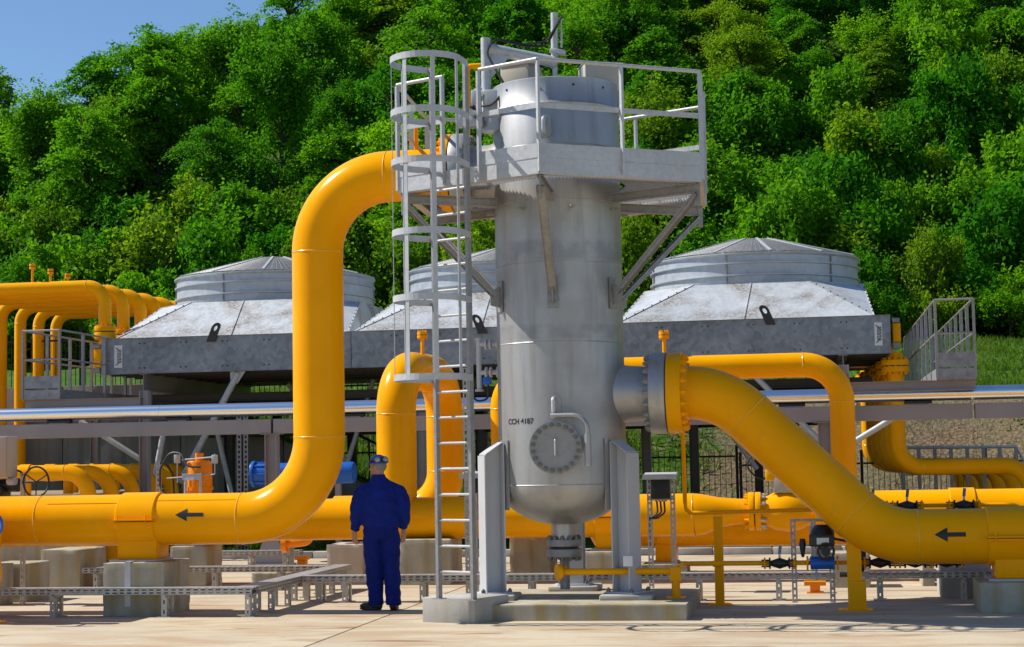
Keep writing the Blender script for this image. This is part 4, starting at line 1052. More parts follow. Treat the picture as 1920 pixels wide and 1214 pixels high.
small_valve(1650, 1, 'small black flanged valve under the bend of the sloping yellow pipe', handle=HANDLE)
small_valve(1716, 1, 'small black flanged valve under the run with the right arrow', handle=HANDLE)
small_valve(1775, 1, 'rightmost small black valve, below the arrow of the outlet pipe', handle=HANDLE)
# black motor actuator on the thin line
aA, _q = pz(1542, 1050, 0.25)
ac = thing('motor_actuator', 'black and grey motor actuator with handwheel above the thin yellow pipe', 'actuator', (aA, 0.25, zd2))
part('valve_body', MB().cyl((aA - 0.13, 0.25, zd2), (aA + 0.13, 0.25, zd2), 0.07, n=20), BLUE, ac)
for t in (-0.17, 0.15): part('flange', MB().cyl((aA + t, 0.25, zd2), (aA + t + 0.02, 0.25, zd2), 0.075, n=20), YEL, ac)
zA = lambda y: pz(1542, y, 0.25)[1]
part('yoke', MB().tube([(aA + 0.02, 0.25, zd2 + 0.04), (aA + 0.02, 0.25, zA(1026))], [0.06, 0.045], 14), STEELD, ac)
part('shadow_caster_box', MB().box((aA, 0.22, zA(1013)), (0.27, 0.2, 0.13)), DARKST, ac, 30, 0.015)
part('nameplate', MB().box((aA + 0.01, 0.115, zA(1014)), (0.13, 0.006, 0.07)), WHITEP, ac, None)
part('motor', MB().tube([(aA + 0.01, 0.22, zA(1002)), (aA + 0.01, 0.22, zA(992)), (aA + 0.01, 0.22, zA(984))], [0.13, 0.115, 0.07], 20), BLACK, ac, 30)
part('handwheel', MB().ring((aA + 0.04, 0.1, zA(1033)), (0, 1, 0), 0.085, 0.012, 28, 6), BLACK, ac)
for k in range(3): part('spoke', MB().cyl((aA + 0.04, 0.1, zA(1033)), (aA + 0.04 + 0.085 * math.cos(k * 2.09 + 0.5), 0.1, zA(1033) + 0.085 * math.sin(k * 2.09 + 0.5)), 0.007, n=6), BLACK, ac)
part('hub', MB().cyl((aA + 0.04, 0.09, zA(1033)), (aA + 0.04, 0.2, zA(1033)), 0.05, n=14), BLACK, ac)
part('conduit', MB().tube(fillet([(aA + 0.12, 0.2, zA(1010)), (aA + 0.3, 0.18, zA(1016)), (aA + 0.36, 0.18, zA(1060)), (aA + 0.33, 0.2, zA(1095))], 0.1, 6), 0.014, 8), CABLE, ac)
af = thing('air_filter_regulator', 'slim black filter regulator hanging beside the motor actuator', 'regulator', (pz(1505, 1030, 0.25)[0], 0.25, 0.8))
aF = pz(1505, 1030, 0.25)[0]
part('bowl', MB().tube([(aF, 0.25, zA(1045)), (aF, 0.25, zA(1040)), (aF, 0.25, zA(1030)), (aF, 0.25, zA(1020)), (aF, 0.25, zA(1010))], [0.012, 0.022, 0.03, 0.038, 0.028], 12), BLACK, af)
part('bracket', MB().bar((aF - 0.06, 0.26, zA(1022)), (aF + 0.18, 0.26, zA(1022)), 0.02, 0.012), STEEL, af, None)
part('air_pipe', MB().tube([(aF + 0.13, 0.27, zA(975)), (aF + 0.14, 0.27, zA(1088))], 0.014, 8), STEEL, af)
# ------------------------------------------------------------------ header with loop behind the worker
BA = 4.5
zh = pz(700, 973, BA)[1]; HR = 0.285
hA = thing('header_pipe', 'yellow header pipe behind the worker with a tall looped branch', 'pipe', (-2, BA, 0))
r0 = pz(1300, 962, BA)[0]; r1 = pz(1385, 962, BA)[0]; r2 = pz(1404, 962, BA)[0]
part('pipe', MB().tube([(-9.5, BA, zh), (pz(1180, 960, BA)[0], BA, zh), (r0, BA, zh), (r0 + 0.02, BA, zh)], HR, 48), YEL, hA, 60)
part('reducer', MB().tube([(r0 + 0.02, BA, zh), (r0 + 0.12, BA, zh + 0.004), (r0 + 0.35, BA, zh + 0.03), (r1, BA, zh + 0.035), (r2, BA, zh + 0.035)], [HR, HR - 0.01, 0.20, 0.17, 0.17], 40), YEL, hA, 60)
part('flange', MB().cyl((r2, BA, zh + 0.035), (r2 + 0.075, BA, zh + 0.035), 0.255, n=36), YEL, hA, 35, 0.006)
bolts(hA, (r2, BA, zh + 0.035), (-1, 0, 0), 0.215, 12, hexmesh(0.026, 0.04, YEL), 'flange_nut')
weld(hA, (r0, BA, zh), (1, 0, 0), HR); weld(hA, (pz(832, 973, BA)[0], BA, zh), (1, 0, 0), HR)
l1 = P3(743, 800, BA); ztop = pz(743, 693, BA)[1]; BL = 6.5; l2 = P3(834, 800, BL); zbot = pz(834, 962, BL)[1]
loop = fillet([(l1.x, BA, zh), (l1.x, BA, ztop), (l2.x, BL, ztop), (l2.x, BL, zbot), (l2.x - 1.7, BL, zbot)], [0.62, 0.62, 0.62], 16)
part('loop_branch', MB().tube(loop, HR - 0.01, 44), YEL, hA, 60)
for c, ax in (((l1.x, BA, ztop - 0.62), (0, 0, 1)), ((l1.x, BA, zh + HR + 0.02), (0, 0, 1)), ((l2.x, BL, ztop - 0.62), (0, 0, 1)), ((l2.x, BL, zbot + 0.62), (0, 0, 1))): weld(hA, c, ax, HR - 0.01)
def vent(root, px, py0, py1, b, r=0.028, m=None):
    a, z1 = pz(px, py1, b); z0 = pz(px, py0, b)[1]
    part('vent_stem', MB().cyl((a, b, z0), (a, b, z1), r, n=12), YEL, root)
    vf = part('vent_flange', MB().cyl((a, b, z1), (a, b, z1 + 0.035), r * 2.6, n=18), YEL, root)
    part('vent_gasket', MB().cyl((a, b, z1 + 0.035), (a, b, z1 + 0.045), r * 2.3, n=18), BLACK, root)
    part('vent_blind', MB().cyl((a, b, z1 + 0.045), (a, b, z1 + 0.08), r * 2.6, n=18), YEL, root)
    part('vent_bolts', boltmass(MB(), (a, b, z1 - 0.02), (0, 0, 1), r * 2.0, 6, r * 0.45, 0.13), YEL, root, kind='stuff')
vent(hA, 792, 672, 634, 5.3)
collar(hA, pz(1118, 985, BA)[0], pz(1162, 985, BA)[0], BA, zh, HR, pz(1130, 1034, BA - 0.3)[1], 0.3)
collar(hA, pz(345, 985, BA)[0], pz(395, 985, BA)[0], BA, zh, HR, pz(360, 1024, BA - 0.3)[1], 0.3)
block('weathered concrete block behind the vessel, under the rear header', pz(1093, 1070, BA - 0.35)[0], pz(1160, 1070, BA - 0.35)[0], BA - 0.35, BA + 0.35, pz(1130, 1034, BA - 0.3)[1])
block('tall concrete block under the rear header, right of the stained front block', pz(318, 1060, BA - 0.35)[0], pz(386, 1060, BA - 0.35)[0], BA - 0.35, BA + 0.35, pz(360, 1024, BA - 0.3)[1])
block('broad concrete block beside the ladder, behind the worker', pz(748, 1060, BA - 0.4)[0], pz(846, 1060, BA - 0.4)[0], BA - 0.4, BA + 0.4, zh - HR + 0.015)
block('small pale concrete block left of the worker\'s hand', pz(622, 1050, 6.4)[0], pz(690, 1050, 6.4)[0], 6.1, 6.9, pz(650, 1021, 6.1)[1], CONCL)
block('low flat concrete block on the pavement below the big elbow', pz(470, 1080, 3.9)[0], pz(545, 1080, 3.9)[0], 3.9, 4.3, 0.20)
block('brown concrete block at the left frame edge', pz(-30, 1090, 1.5)[0], pz(50, 1090, 1.5)[0], 1.5, 2.2, pz(30, 1057, 1.5)[1])
block('grey concrete block between the left frame edge and the stained block', pz(75, 1070, 3.2)[0], pz(150, 1070, 3.2)[0], 3.2, 4.1, pz(110, 1031, 3.2)[1])
block('concrete block in shade behind the vessel, at the right of its left leg', pz(955, 1050, 4.9)[0], pz(1032, 1050, 4.9)[0], 4.9, 5.6, zh - HR + 0.012)
block('concrete block right of the motor actuator on the pavement', pz(1556, 1060, 3.2)[0], pz(1632, 1060, 3.2)[0], 3.2, 3.8, pz(1590, 1037, 3.2)[1])
block('tall white sunlit concrete block under the run with the right arrow', pz(1763, 1080, 1.55)[0], pz(1860, 1080, 1.55)[0], 1.55, 2.2, 0.85, CONCL)
block('narrow stained concrete block seen below the right yellow pipe', pz(1728, 1060, 3.4)[0], pz(1752, 1060, 3.4)[0], 3.4, 4.0, 0.75)

# ball valve right of the reducer
va0 = r2 + 0.09; zv = zh + 0.035
bv = thing('ball_valve', 'yellow ball valve with grey actuator box behind the sloping yellow pipe', 'valve', (va0 + 0.4, BA, zv))
part('gasket', MB().cyl((r2 + 0.075, BA, zv), (va0, BA, zv), 0.2, n=28), BLACK, bv)
part('flange', MB().cyl((va0, BA, zv), (va0 + 0.075, BA, zv), 0.255, n=36), YEL, bv, 35, 0.006)
bolts(bv, (va0 + 0.075, BA, zv), (1, 0, 0), 0.215, 12, hexmesh(0.026, 0.05, STEEL), 'flange_nut')
part('body', MB().tube([(va0 + 0.07, BA, zv), (va0 + 0.16, BA, zv), (va0 + 0.26, BA, zv), (va0 + 0.42, BA, zv), (va0 + 0.58, BA, zv), (va0 + 0.68, BA, zv), (va0 + 0.78, BA, zv)], [0.19, 0.20, 0.25, 0.275, 0.25, 0.20, 0.19], 36), YEL, bv, 60)
part('flange', MB().cyl((va0 + 0.78, BA, zv), (va0 + 0.86, BA, zv), 0.255, n=36), YEL, bv, 35, 0.006)
part('bonnet', MB().cyl((va0 + 0.42, BA, zv + 0.3), (va0 + 0.42, BA, zv + 0.46), 0.12, n=20), YEL, bv)
part('actuator_box', MB().box((va0 + 0.40, BA - 0.05, pz(1452, 910, BA)[1] + 0.02), (0.30, 0.26, 0.24)), BEIGE, bv, 30, 0.01)
part('head', MB().box((va0 + 0.22, BA - 0.1, pz(1442, 893, BA)[1] + 0.02), (0.14, 0.16, 0.16)), YEL, bv, 30, 0.02)
part('hose', MB().tube(fillet([(va0 + 0.2, BA - 0.1, pz(1442, 893, BA)[1]), P3(1428, 905, BA - 0.1), P3(1402, 880, BA - 0.1), P3(1402, 852, BA - 0.1), P3(1425, 850, BA - 0.1)], 0.15, 6), 0.014, 6), CABLE, bv)
part('tail_pipe', MB().tube([(va0 + 0.86, BA, zv), (va0 + 1.1, BA, zv), (va0 + 1.5, BA, zv - 0.03), (12, BA, zv - 0.03)], [0.17, 0.18, 0.283, 0.283], 36), YEL, bv, 60)
collar(bv, pz(1782, 940, BA - 0.3)[0], pz(1832, 940, BA - 0.3)[0], BA, zv - 0.03, 0.283, 0.45, 0.3)
block('concrete block under the rear pipe collar at far right', pz(1775, 1000, BA)[0], pz(1845, 1000, BA)[0], BA - 0.35, BA + 0.35, 0.45)

# lower, larger header behind
BB = 6.4
zB = pz(1400, 985, BB)[1]; RB = 0.30
hB = thing('header_pipe', 'lowest yellow header pipe, just above the grass behind the sloping pipe', 'pipe', (6, BB, 0))
aB = pz(1122, 980, BB)[0]
part('pipe', MB().tube([(aB, BB, zB), (14, BB, zB)], RB, 56, False), YEL, hB, 60)
part('end_cap', MB().tube([(aB - 0.15, BB, zB), (aB - 0.12, BB, zB), (aB - 0.06, BB, zB), (aB, BB, zB)], [0.05, 0.15, 0.26, RB], 48), YEL, hB, 60)
collar(hB, pz(1228, 985, BB - 0.4)[0], pz(1262, 985, BB - 0.4)[0], BB, zB, RB, 0.14, 0.3)
block('low concrete bearing block under the lowest header near the junction box', pz(1205, 1000, BB)[0], pz(1290, 1000, BB)[0], BB - 0.35, BB + 0.35, 0.14)
# thin instrument line with valves lying along that header
il = thing('instrument_line', 'thin yellow line with small black valves above the arrow run at right', 'pipe', (5, 1.2, 1.0))
zi = pz(1700, 949, 1.2)[1]
part('pipe', MB().tube(fillet([(pz(1600, 950, 1.2)[0], 1.2, zi), (pz(1915, 943, 1.2)[0], 1.2, zi), (pz(1915, 943, 1.2)[0], 1.2, 0.3)], 0.1, 6), 0.023, 12), YEL, il)
small_valve(1705, 1, 'small black valve with pale lever above the right pipe run, left one', 1.2, zi, HANDLE)
small_valve(1812, 1, 'small black valve with pale lever above the right pipe run, near the collar', 1.2, zi, HANDLE)
small_valve(1640, 1, 'small black valve half hidden where the sloping pipe levels out', 1.2, zi, HANDLE)

ip = thing('instrument_stand', 'perforated steel instrument stand beside the black motor actuator', 'stand', (pz(1484, 1000, 1.0)[0], 1.0, 0))
aI = pz(1482, 1000, 1.0)[0]
for q in (aI, aI + 0.42):
    part('stand_post', MB().pstrip((q, 1.0, 0.0), (q, 1.0, pz(1484, 975, 1.0)[1]), (1, 0, 0), 0.06, 1, 0.075, 0.045, 0.02), TRAY, ip, None)
part('top_bar', MB().bar((aI, 1.0, pz(1484, 976, 1.0)[1]), (aI + 0.48, 1.0, pz(1484, 976, 1.0)[1]), 0.03, 0.03), TRAY, ip, None)
part('gauge_tube', MB().tube([(aI + 0.24, 0.98, pz(1484, 978, 1.0)[1]), (aI + 0.24, 0.98, 0.35)], 0.014, 8), STEEL, ip)
part('valve_block', MB().box((aI + 0.24, 0.97, pz(1484, 1000, 1.0)[1]), (0.06, 0.06, 0.14)), STEEL, ip, 30, 0.008)
# inverted U crossing behind the vessel
BU = 5.6; RU = 0.172
u0, u1 = P3(942, 760, BU), P3(1579, 760, BU); zu = pz(1300, 690, BU)[1]
ui = thing('crossover_pipe', 'yellow inverted U pipe crossing behind the vessel at mid height', 'pipe', (2, BU, 0))
part('pipe', MB().tube(fillet([(u0.x, BU, 0.95), (u0.x, BU, zu), (u1.x, BU, zu), (u1.x, BU, 0.95)], 0.52, 16), RU, 40), YEL, ui, 60)
for c, ax in (((u0.x, BU, zu - 0.52), (0, 0, 1)), ((u1.x, BU, zu - 0.52), (0, 0, 1)), ((u1.x - 0.52, BU, zu), (1, 0, 0)), ((u0.x + 0.52, BU, zu), (1, 0, 0))): weld(ui, c, ax, RU)
vent(ui, 1245, 672, 634, BU)

# ------------------------------------------------------------------ pipe rack: bright clad pipe on grey beam
BK = 9.0
zs = pz(960, 757, BK)[1]; zbm = pz(960, 790, BK)[1]
sp_ = thing('clad_pipe', 'long shiny aluminium clad pipe running across behind everything', 'pipe', (0, BK, zs))
edges = [-12, -8.1, -5.2, -2.4, 0.3, 3.2, 6.1, 9.2, 13]
for e0_, e1_ in zip(edges, edges[1:]):
    part('cladding', MB().cyl((e0_, BK, zs), (e1_ - 0.004, BK, zs), 0.112, n=32), ALU, sp_)
    part('cladding_band', MB().ring((e1_, BK, zs), (1, 0, 0), 0.112, 0.006, 32, 6), ALU, sp_)
rk = thing('pipe_rack', 'grey steel rack beam on posts carrying the shiny clad pipe', 'rack', (0, BK, 0))
jn = pz(512, 790, BK)[0]
for e0_, e1_ in ((-12, jn), (jn + 0.03, 5.2), (5.23, 13)):
    part('beam', MB().span(e0_, e1_ - 0.01, BK - 0.1, BK + 0.1, zbm - 0.12, zbm + 0.12), GREYP, rk, None, 0.008)
zsh = zbm + 0.12; top = zs - 0.115
for px in (112, 335, 660, 1010, 1270, 1485, 1722):
    a = pz(px, 775, BK)[0]
    part('pipe_shoe', MB().span(a - 0.16, a + 0.16, BK - 0.08, BK + 0.08, zsh + 0.002, top - 0.04), LGREY, rk, None, 0.004)
    part('shoe_pad', MB().span(a - 0.21, a + 0.21, BK - 0.06, BK + 0.06, top - 0.038, top + 0.004), BLACK, rk, None)
for px in (510, 1545, -260):
    a = pz(px, 790, BK)[0]
    part('post', MB().ibeam((a, BK, 0.02), (a, BK, zbm - 0.135), 0.2, 0.2, 0.014, (1, 0, 0)), GREYP, rk, None)
    part('cap_plate', MB().box((a, BK, zbm - 0.128), (0.34, 0.24, 0.012)), GREYP, rk, None)
    part('base_gusset', MB().extrude([(a - 0.30, BK - 0.10, 0.02), (a + 0.30, BK - 0.10, 0.02), (a + 0.12, BK - 0.10, 0.42), (a - 0.12, BK - 0.10, 0.42)], (0, -0.016, 0)), GREYP, rk, None)
    part('base_plate', MB().box((a, BK, 0.012), (0.66, 0.5, 0.022)), GREYP, rk, None)

# ------------------------------------------------------------------ air cooler bays
B0 = 12.5
ca0 = pz(190, 650, B0)[0]; ca1 = pz(1671, 620, B0)[0]; NB = 3; BW = (ca1 - ca0) / NB; BD = 6.5
zc0 = pz(930, 682, B0)[1]; zc1 = pz(930, 614, B0)[1]
zh1 = pz(930, 549, B0 + 1.27)[1]; RF = 2.02; OC = 2.08; CUT = 1.0
BOLTM = mat('dark_bolt', (0.05, 0.05, 0.055), 0.5, 0.5)
LAB = ['galvanised air cooler bay with round fan stack, leftmost of three', 'galvanised air cooler bay with round fan stack, half hidden behind the vessel', 'galvanised air cooler bay with round fan stack, rightmost of three']
for i in range(NB):
    a0 = ca0 + BW * i; a1 = a0 + BW - 0.012; am = (a0 + a1) / 2; bm0 = B0 + BD / 2
    bay = thing('air_cooler_bay', LAB[i], 'air cooler', (am, B0, 0), 'air cooler bays in a row')
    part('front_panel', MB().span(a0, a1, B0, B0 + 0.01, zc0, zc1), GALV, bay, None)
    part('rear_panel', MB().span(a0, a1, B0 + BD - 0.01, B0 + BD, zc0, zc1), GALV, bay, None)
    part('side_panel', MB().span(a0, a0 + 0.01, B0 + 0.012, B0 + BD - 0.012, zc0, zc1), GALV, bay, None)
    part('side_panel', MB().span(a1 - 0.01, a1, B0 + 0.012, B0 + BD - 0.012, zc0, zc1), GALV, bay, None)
    part('tube_bundle', MB().span(a0 + 0.02, a1 - 0.02, B0 + 0.02, B0 + BD - 0.02, zc0 + 0.05, zc1 - 0.1), DARKST, bay, None)
    for t in range(7):
        part('bundle_beam', MB().span(a0 + 0.03, a1 - 0.03, B0 + 0.4 + t * 0.6, B0 + 0.46 + t * 0.6, zc0 - 0.03, zc0 + 0.045), DARKST, bay, None)
    part('top_flange', MB().span(a0 - 0.01, a1 + 0.008, B0 - 0.03, B0 + 0.08, zc1 + 0.001, zc1 + 0.008), GALV, bay, None)
    part('bottom_flange', MB().span(a0, a1, B0 - 0.012, B0 + 0.09, zc0 - 0.008, zc0 - 0.001), GALV, bay, None)
    # hood: square to octagon
    base_c = [(a0 + 0.06 if i else a0 + 0.28, B0 + 0.06), (a1 - 0.06 if i < 2 else a1 - 0.28, B0 + 0.06), (a1 - 0.06 if i < 2 else a1 - 0.28, B0 + BD - 0.06), (a0 + 0.06 if i else a0 + 0.28, B0 + BD - 0.06)]
    octo = []
    for sx, sy in ((-1, -1), (1, -1), (1, 1), (-1, 1)):
        c1, c2 = (am + sx * (OC - CUT), bm0 + sy * OC), (am + sx * OC, bm0 + sy * (OC - CUT))
        octo.append((c1, c2) if sx * sy < 0 else (c2, c1))
    # octo[k] = (vertex met first, vertex met second) going counter-clockwise
    Z0, Z1 = zc1 + 0.01, zh1
    def B3(c): return Vector((c[0], c[1], Z0))
    def T3(c): return Vector((c[0], c[1], Z1))
    for k in range(4):
        k2 = (k + 1) % 4
        l_, r_ = B3(base_c[k]), B3(base_c[k2]); tl, tr = T3(octo[k][1]), T3(octo[k2][0])
        if k == 0:     # front skirt in two sheets with a standing seam
            mb_, mt_ = l_.lerp(r_, 0.5), tl.lerp(tr, 0.5)
            for (p1, p2, p3, p4) in ((l_, mb_, mt_, tl), (mb_, r_, tr, mt_)):
                n_ = (p2 - p1).cross(p4 - p1).normalized()
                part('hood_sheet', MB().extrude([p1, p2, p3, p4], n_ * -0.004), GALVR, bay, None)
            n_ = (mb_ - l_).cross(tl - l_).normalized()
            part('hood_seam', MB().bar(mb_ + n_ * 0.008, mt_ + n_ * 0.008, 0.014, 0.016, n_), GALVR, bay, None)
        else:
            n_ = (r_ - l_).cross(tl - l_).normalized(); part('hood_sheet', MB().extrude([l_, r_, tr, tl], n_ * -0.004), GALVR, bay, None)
        q1, q2 = T3(octo[k][0]), T3(octo[k][1])
        n_ = (q2 - l_).cross(q1 - l_).normalized()
        part('hood_corner_sheet', MB().extrude([l_, q2, q1], n_ * -0.004), GALVR, bay, None)
        hb_ = MB()
        for e in (q1, q2):
            part('hood_ridge', MB().bar(l_ + Vector((0, 0, 0.006)), e + Vector((0, 0, 0.006)), 0.03, 0.004), GALVR, bay, None)
            for t in range(1, 9):
                p = l_.lerp(e, t / 9) + Vector((0, 0, 0.01)); hb_.cyl(p, p + Vector((0, 0, 0.018)), 0.012, n=6)
        part('ridge_bolts', hb_, BOLTM, bay, None, kind='stuff')
    oc_pts = [T3(c) for k in range(4) for c in octo[k]]
    part('hood_deck', MB().extrude([p + Vector((0, 0, 0.002)) for p in oc_pts], (0, 0, 0.012)), GALVR, bay, None)
    # fan stack
    ZS = pz(930, 493, B0 + BD / 2 - RF)[1]
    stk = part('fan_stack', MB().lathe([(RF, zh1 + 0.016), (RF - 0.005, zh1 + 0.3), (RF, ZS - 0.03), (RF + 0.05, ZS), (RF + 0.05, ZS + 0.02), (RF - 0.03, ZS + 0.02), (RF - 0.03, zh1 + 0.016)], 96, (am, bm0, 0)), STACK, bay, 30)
    for z in (zh1 + 0.30 * (ZS - zh1), zh1 + 0.70 * (ZS - zh1)): part('stack_stiffener', MB().lathe([(RF - 0.004, z - 0.02), (RF + 0.045, z - 0.01), (RF + 0.045, z + 0.012), (RF - 0.004, z + 0.02)], 96, (am, bm0, 0)), STACK, stk, 30)
    for A in (-120, -60, 0, 60, 120, 180):
        t = R_(A - 90 - 13); part('stack_joint', MB().bar((am + math.cos(t) * (RF + 0.012), bm0 + math.sin(t) * (RF + 0.012), zh1 + 0.03), (am + math.cos(t) * (RF + 0.012), bm0 + math.sin(t) * (RF + 0.012), ZS - 0.01), 0.02, 0.03, (math.cos(t), math.sin(t), 0)), STEELD, stk, None)
    gd = MB(); zg = lambda r: ZS + 0.05 + (pz(930, 467, B0 + BD / 2 - 0.4)[1] - ZS - 0.05) * (1 - max(0, (r - 0.45)) / (RF - 0.45))
    r = 0.45
    while r < RF + 0.01:
        gd.ring((am, bm0, zg(r)), (0, 0, 1), r, 0.008, 64, 4); r += 0.075
    r = 0.0
    for q in range(9): gd.ring((am, bm0, zg(0.45)), (0, 0, 1), 0.05 * (q + 0.5), 0.007, 32, 4)
    for q in range(120):
        t = 2 * math.pi * q / 120; gd.cyl((am + 0.45 * math.cos(t), bm0 + 0.45 * math.sin(t), zg(0.45)), (am + RF * math.cos(t), bm0 + RF * math.sin(t), zg(RF)), 0.006, n=3, cap=False)
    part('fan_guard', gd, STEELD, bay, None, kind='stuff')
    for q in range(12):
        t = 2 * math.pi * (q + 0.35) / 12
        part('guard_rib', MB().bar((am + 0.45 * math.cos(t), bm0 + 0.45 * math.sin(t), zg(0.45) + 0.012), (am + (RF + 0.03) * math.cos(t), bm0 + (RF + 0.03) * math.sin(t), zg(RF) + 0.004), 0.05, 0.02), STEEL, bay, None)
    # lifting lug, rivets
    la = (pz(401, 632, B0)[0] if i == 0 else (pz(1440, 597, B0)[0] if i == 2 else am))
    lean = 0.10 if i == 0 else -0.10
    lg = MB(); pts = []
    for q in range(13):
        t = math.pi * q / 12; pts.append((0.085 * math.cos(t), 0.15 + 0.085 * math.sin(t)))
    out = [(0.085, -0.12)] + pts + [(-0.085, -0.12)]
    inn = [(0.035 * math.cos(2 * math.pi * q / 12), 0.13 + 0.05 * math.sin(2 * math.pi * q / 12)) for q in range(12)]
    vv = []
    def sh(p): return (la + p[0] + p[1] * lean * 4, B0 - 0.03, zc1 + 0.01 + p[1])
    bm_l = bmesh.new(); ov = [bm_l.verts.new(sh(p)) for p in out]; iv = [bm_l.verts.new(sh(p)) for p in inn]
    es = [bm_l.edges.new((ov[q], ov[(q + 1) % len(ov)])) for q in range(len(ov))] + [bm_l.edges.new((iv[q], iv[(q + 1) % len(iv)])) for q in range(len(iv))]
    bmesh.ops.triangle_fill(bm_l, use_beauty=True, edges=es)
    ex = bmesh.ops.extrude_face_region(bm_l, geom=bm_l.faces[:]); bmesh.ops.translate(bm_l, verts=[g for g in ex['geom'] if isinstance(g, bmesh.types.BMVert)], vec=(0, -0.03, 0))
    bm_l.verts.index_update(); lg.v = [tuple(v.co) for v in bm_l.verts]; lg.f = [tuple(v.index for v in f.verts) for f in bm_l.faces]; bm_l.free()
    part('lifting_lug', lg, DARKST, bay, 30)
    rv = MB()
    for q in range(1, 6):
        for zz in (zc0 + 0.1, zc1 - 0.1):
            for dx in (-0.05, 0.05): rv.cyl((a0 + BW * q / 6 + dx, B0, zz), (a0 + BW * q / 6 + dx, B0 - 0.015, zz), 0.015, n=6)
    part('panel_rivets', rv, BOLTM, bay, None, kind='stuff')
# label plates, with rows of small print and arrows
def plate(root_label, px0, px1, py0, py1):
    a0, z1 = pz(px0, py0, B0 - 0.02); a1, z0 = pz(px1, py1, B0 - 0.02)
    p = thing('notice_plate', root_label, 'notice', ((a0 + a1) / 2, B0 - 0.02, z0))
    part('plate', MB().span(a0, a1, B0 - 0.012, B0 - 0.004, z0, z1), WHITEP, p, None)
    w_, h_ = a1 - a0, z1 - z0; tx = MB()
    rr = random.Random(px0)
    for c in (0.40, 0.55, 0.70, 0.83):
        z = z0 + h_ * 0.22
        while z < z0 + h_ * 0.80:
            l = rr.uniform(0.012, 0.05); tx.span(a0 + w_ * c - 0.007, a0 + w_ * c + 0.007, B0 - 0.015, B0 - 0.0125, z, min(z + l, z0 + h_ * 0.82)); z += l + 0.012
    part('small_print', tx, MARK, p, None, kind='stuff')
    for zz, sg in ((z1 - 0.04, 1), (z0 + 0.04, -1)):
        part('printed_arrow', MB().extrude([(a0 + w_ * 0.2, B0 - 0.0125, zz), (a0 + w_ * 0.72, B0 - 0.0125, zz - sg * 0.06), (a0 + w_ * 0.72, B0 - 0.0125, zz - sg * 0.075), (a0 + w_ * 0.18, B0 - 0.0125, zz - sg * 0.02)], (0, -0.002, 0)), MARK, p, None)
plate('white notice plate with small print at the left end of the air cooler', 214, 229, 648, 690)
plate('white notice plate with small print at the right end of the air cooler', 1639, 1655, 605, 648)
# cooler structure: columns, beams, braces
cs_ = thing('steel_structure', 'grey steel columns, beams and braces carrying the air coolers', 'steel structure', (0, B0, 0))
for px in (272, 790, 1150, 1582):
    a = pz(px, 710, B0 + 0.1)[0]
    for bb in (B0 + 0.12, B0 + BD - 0.2):
        part('column', MB().ibeam((a, bb, 0.02), (a, bb, zc0 - 0.345), 0.18, 0.2, 0.012, (1, 0, 0)), GREYP, cs_, None)
        part('pedestal', MB().box((a, bb, 0.0), (0.6, 0.6, 0.2)), CONC, cs_, 30, 0.02)
    part('cross_beam', MB().ibeam((a, B0 + 0.02, zc0 - 0.175), (a, B0 + BD, zc0 - 0.175), 0.16, 0.33, 0.012), GREYP, cs_, None)
for bb in (B0 + 1.6, B0 + 3.2): part('long_beam', MB().ibeam((ca0 + 0.3, bb, zc0 - 0.43), (ca1 - 0.3, bb, zc0 - 0.43), 0.14, 0.16, 0.012), DARKST, cs_, None)
def brace(p, q, r=0.06):
    part('brace', MB().cyl(p, q, r, n=14), STEEL, cs_)
t_ = P3(447, 700, B0 + 0.1); brace(t_, P3(338, 905, B0 + 0.1), 0.062)
part('brace_gusset', MB().extrude([(t_.x - 0.16, B0 + 0.09, zc0 - 0.01), (t_.x + 0.14, B0 + 0.09, zc0 - 0.01), (t_.x - 0.02, B0 + 0.09, zc0 - 0.24), (t_.x - 0.15, B0 + 0.09, zc0 - 0.22)], (0, 0.014, 0)), STEEL, cs_, None)
brace(P3(306, 815, B0 - 0.6), P3(289, 905, B0 - 0.6), 0.055)
brace(P3(405, 800, B0 + 1.8), P3(436, 935, B0 + 1.8), 0.05)
brace(P3(150, 790, B0 + 1.6), P3(292, 880, B0 + 1.6), 0.055)
brace(P3(1400, 690, B0 + 0.2), P3(1560, 850, B0 + 0.2), 0.055)
brace(P3(1745, 742, B0 - 1.0), P3(1600, 830, B0 - 1.0), 0.055)
brace(P3(700, 712, B0 + 3.0), P3(640, 905, B0 + 3.0), 0.05)
a = pz(430, 820, B0 + 2.4)[0]
part('column', MB().ibeam((a, B0 + 2.4, 0.0), (a, B0 + 2.4, zc0 - 0.3), 0.16, 0.18, 0.012, (1, 0, 0)), DARKST, cs_, None)
for px, bb in ((560, B0 + 3.3), (660, B0 + 5.8), (900, B0 + 3.3), (960, B0 + 5.8), (1300, B0 + 3.3), (1420, B0 + 5.9), (520, B0 + 5.9), (345, B0 + 5.9)):
    a = pz(px, 780, bb)[0]; part('column', MB().ibeam((a, bb, 0.0), (a, bb, zc0 - 0.36), 0.16, 0.18, 0.012, (1, 0, 0)), DARKST, cs_, None)
for px0, px1, bb in ((540, 660, B0 + 3.3), (900, 780, B0 + 3.3), (1300, 1420, B0 + 3.3), (330, 520, B0 + 5.9)):
    brace(P3(px0, 720, bb), P3(px1, 880, bb), 0.05)
for zz, bb in ((zc0 - 0.7, B0 + 2.0), (zc0 - 1.1, B0 + 4.0)):
    part('bundle_pipe', MB().cyl((ca0 + 0.6, bb, zz), (ca1 - 0.6, bb, zz), 0.09, n=16), DARKST, cs_)
part('service_tray', MB().span(ca0 + 0.5, ca1 - 0.5, B0 + 2.7, B0 + 3.0, zc0 - 0.95, zc0 - 0.85), DARKST, cs_, None)
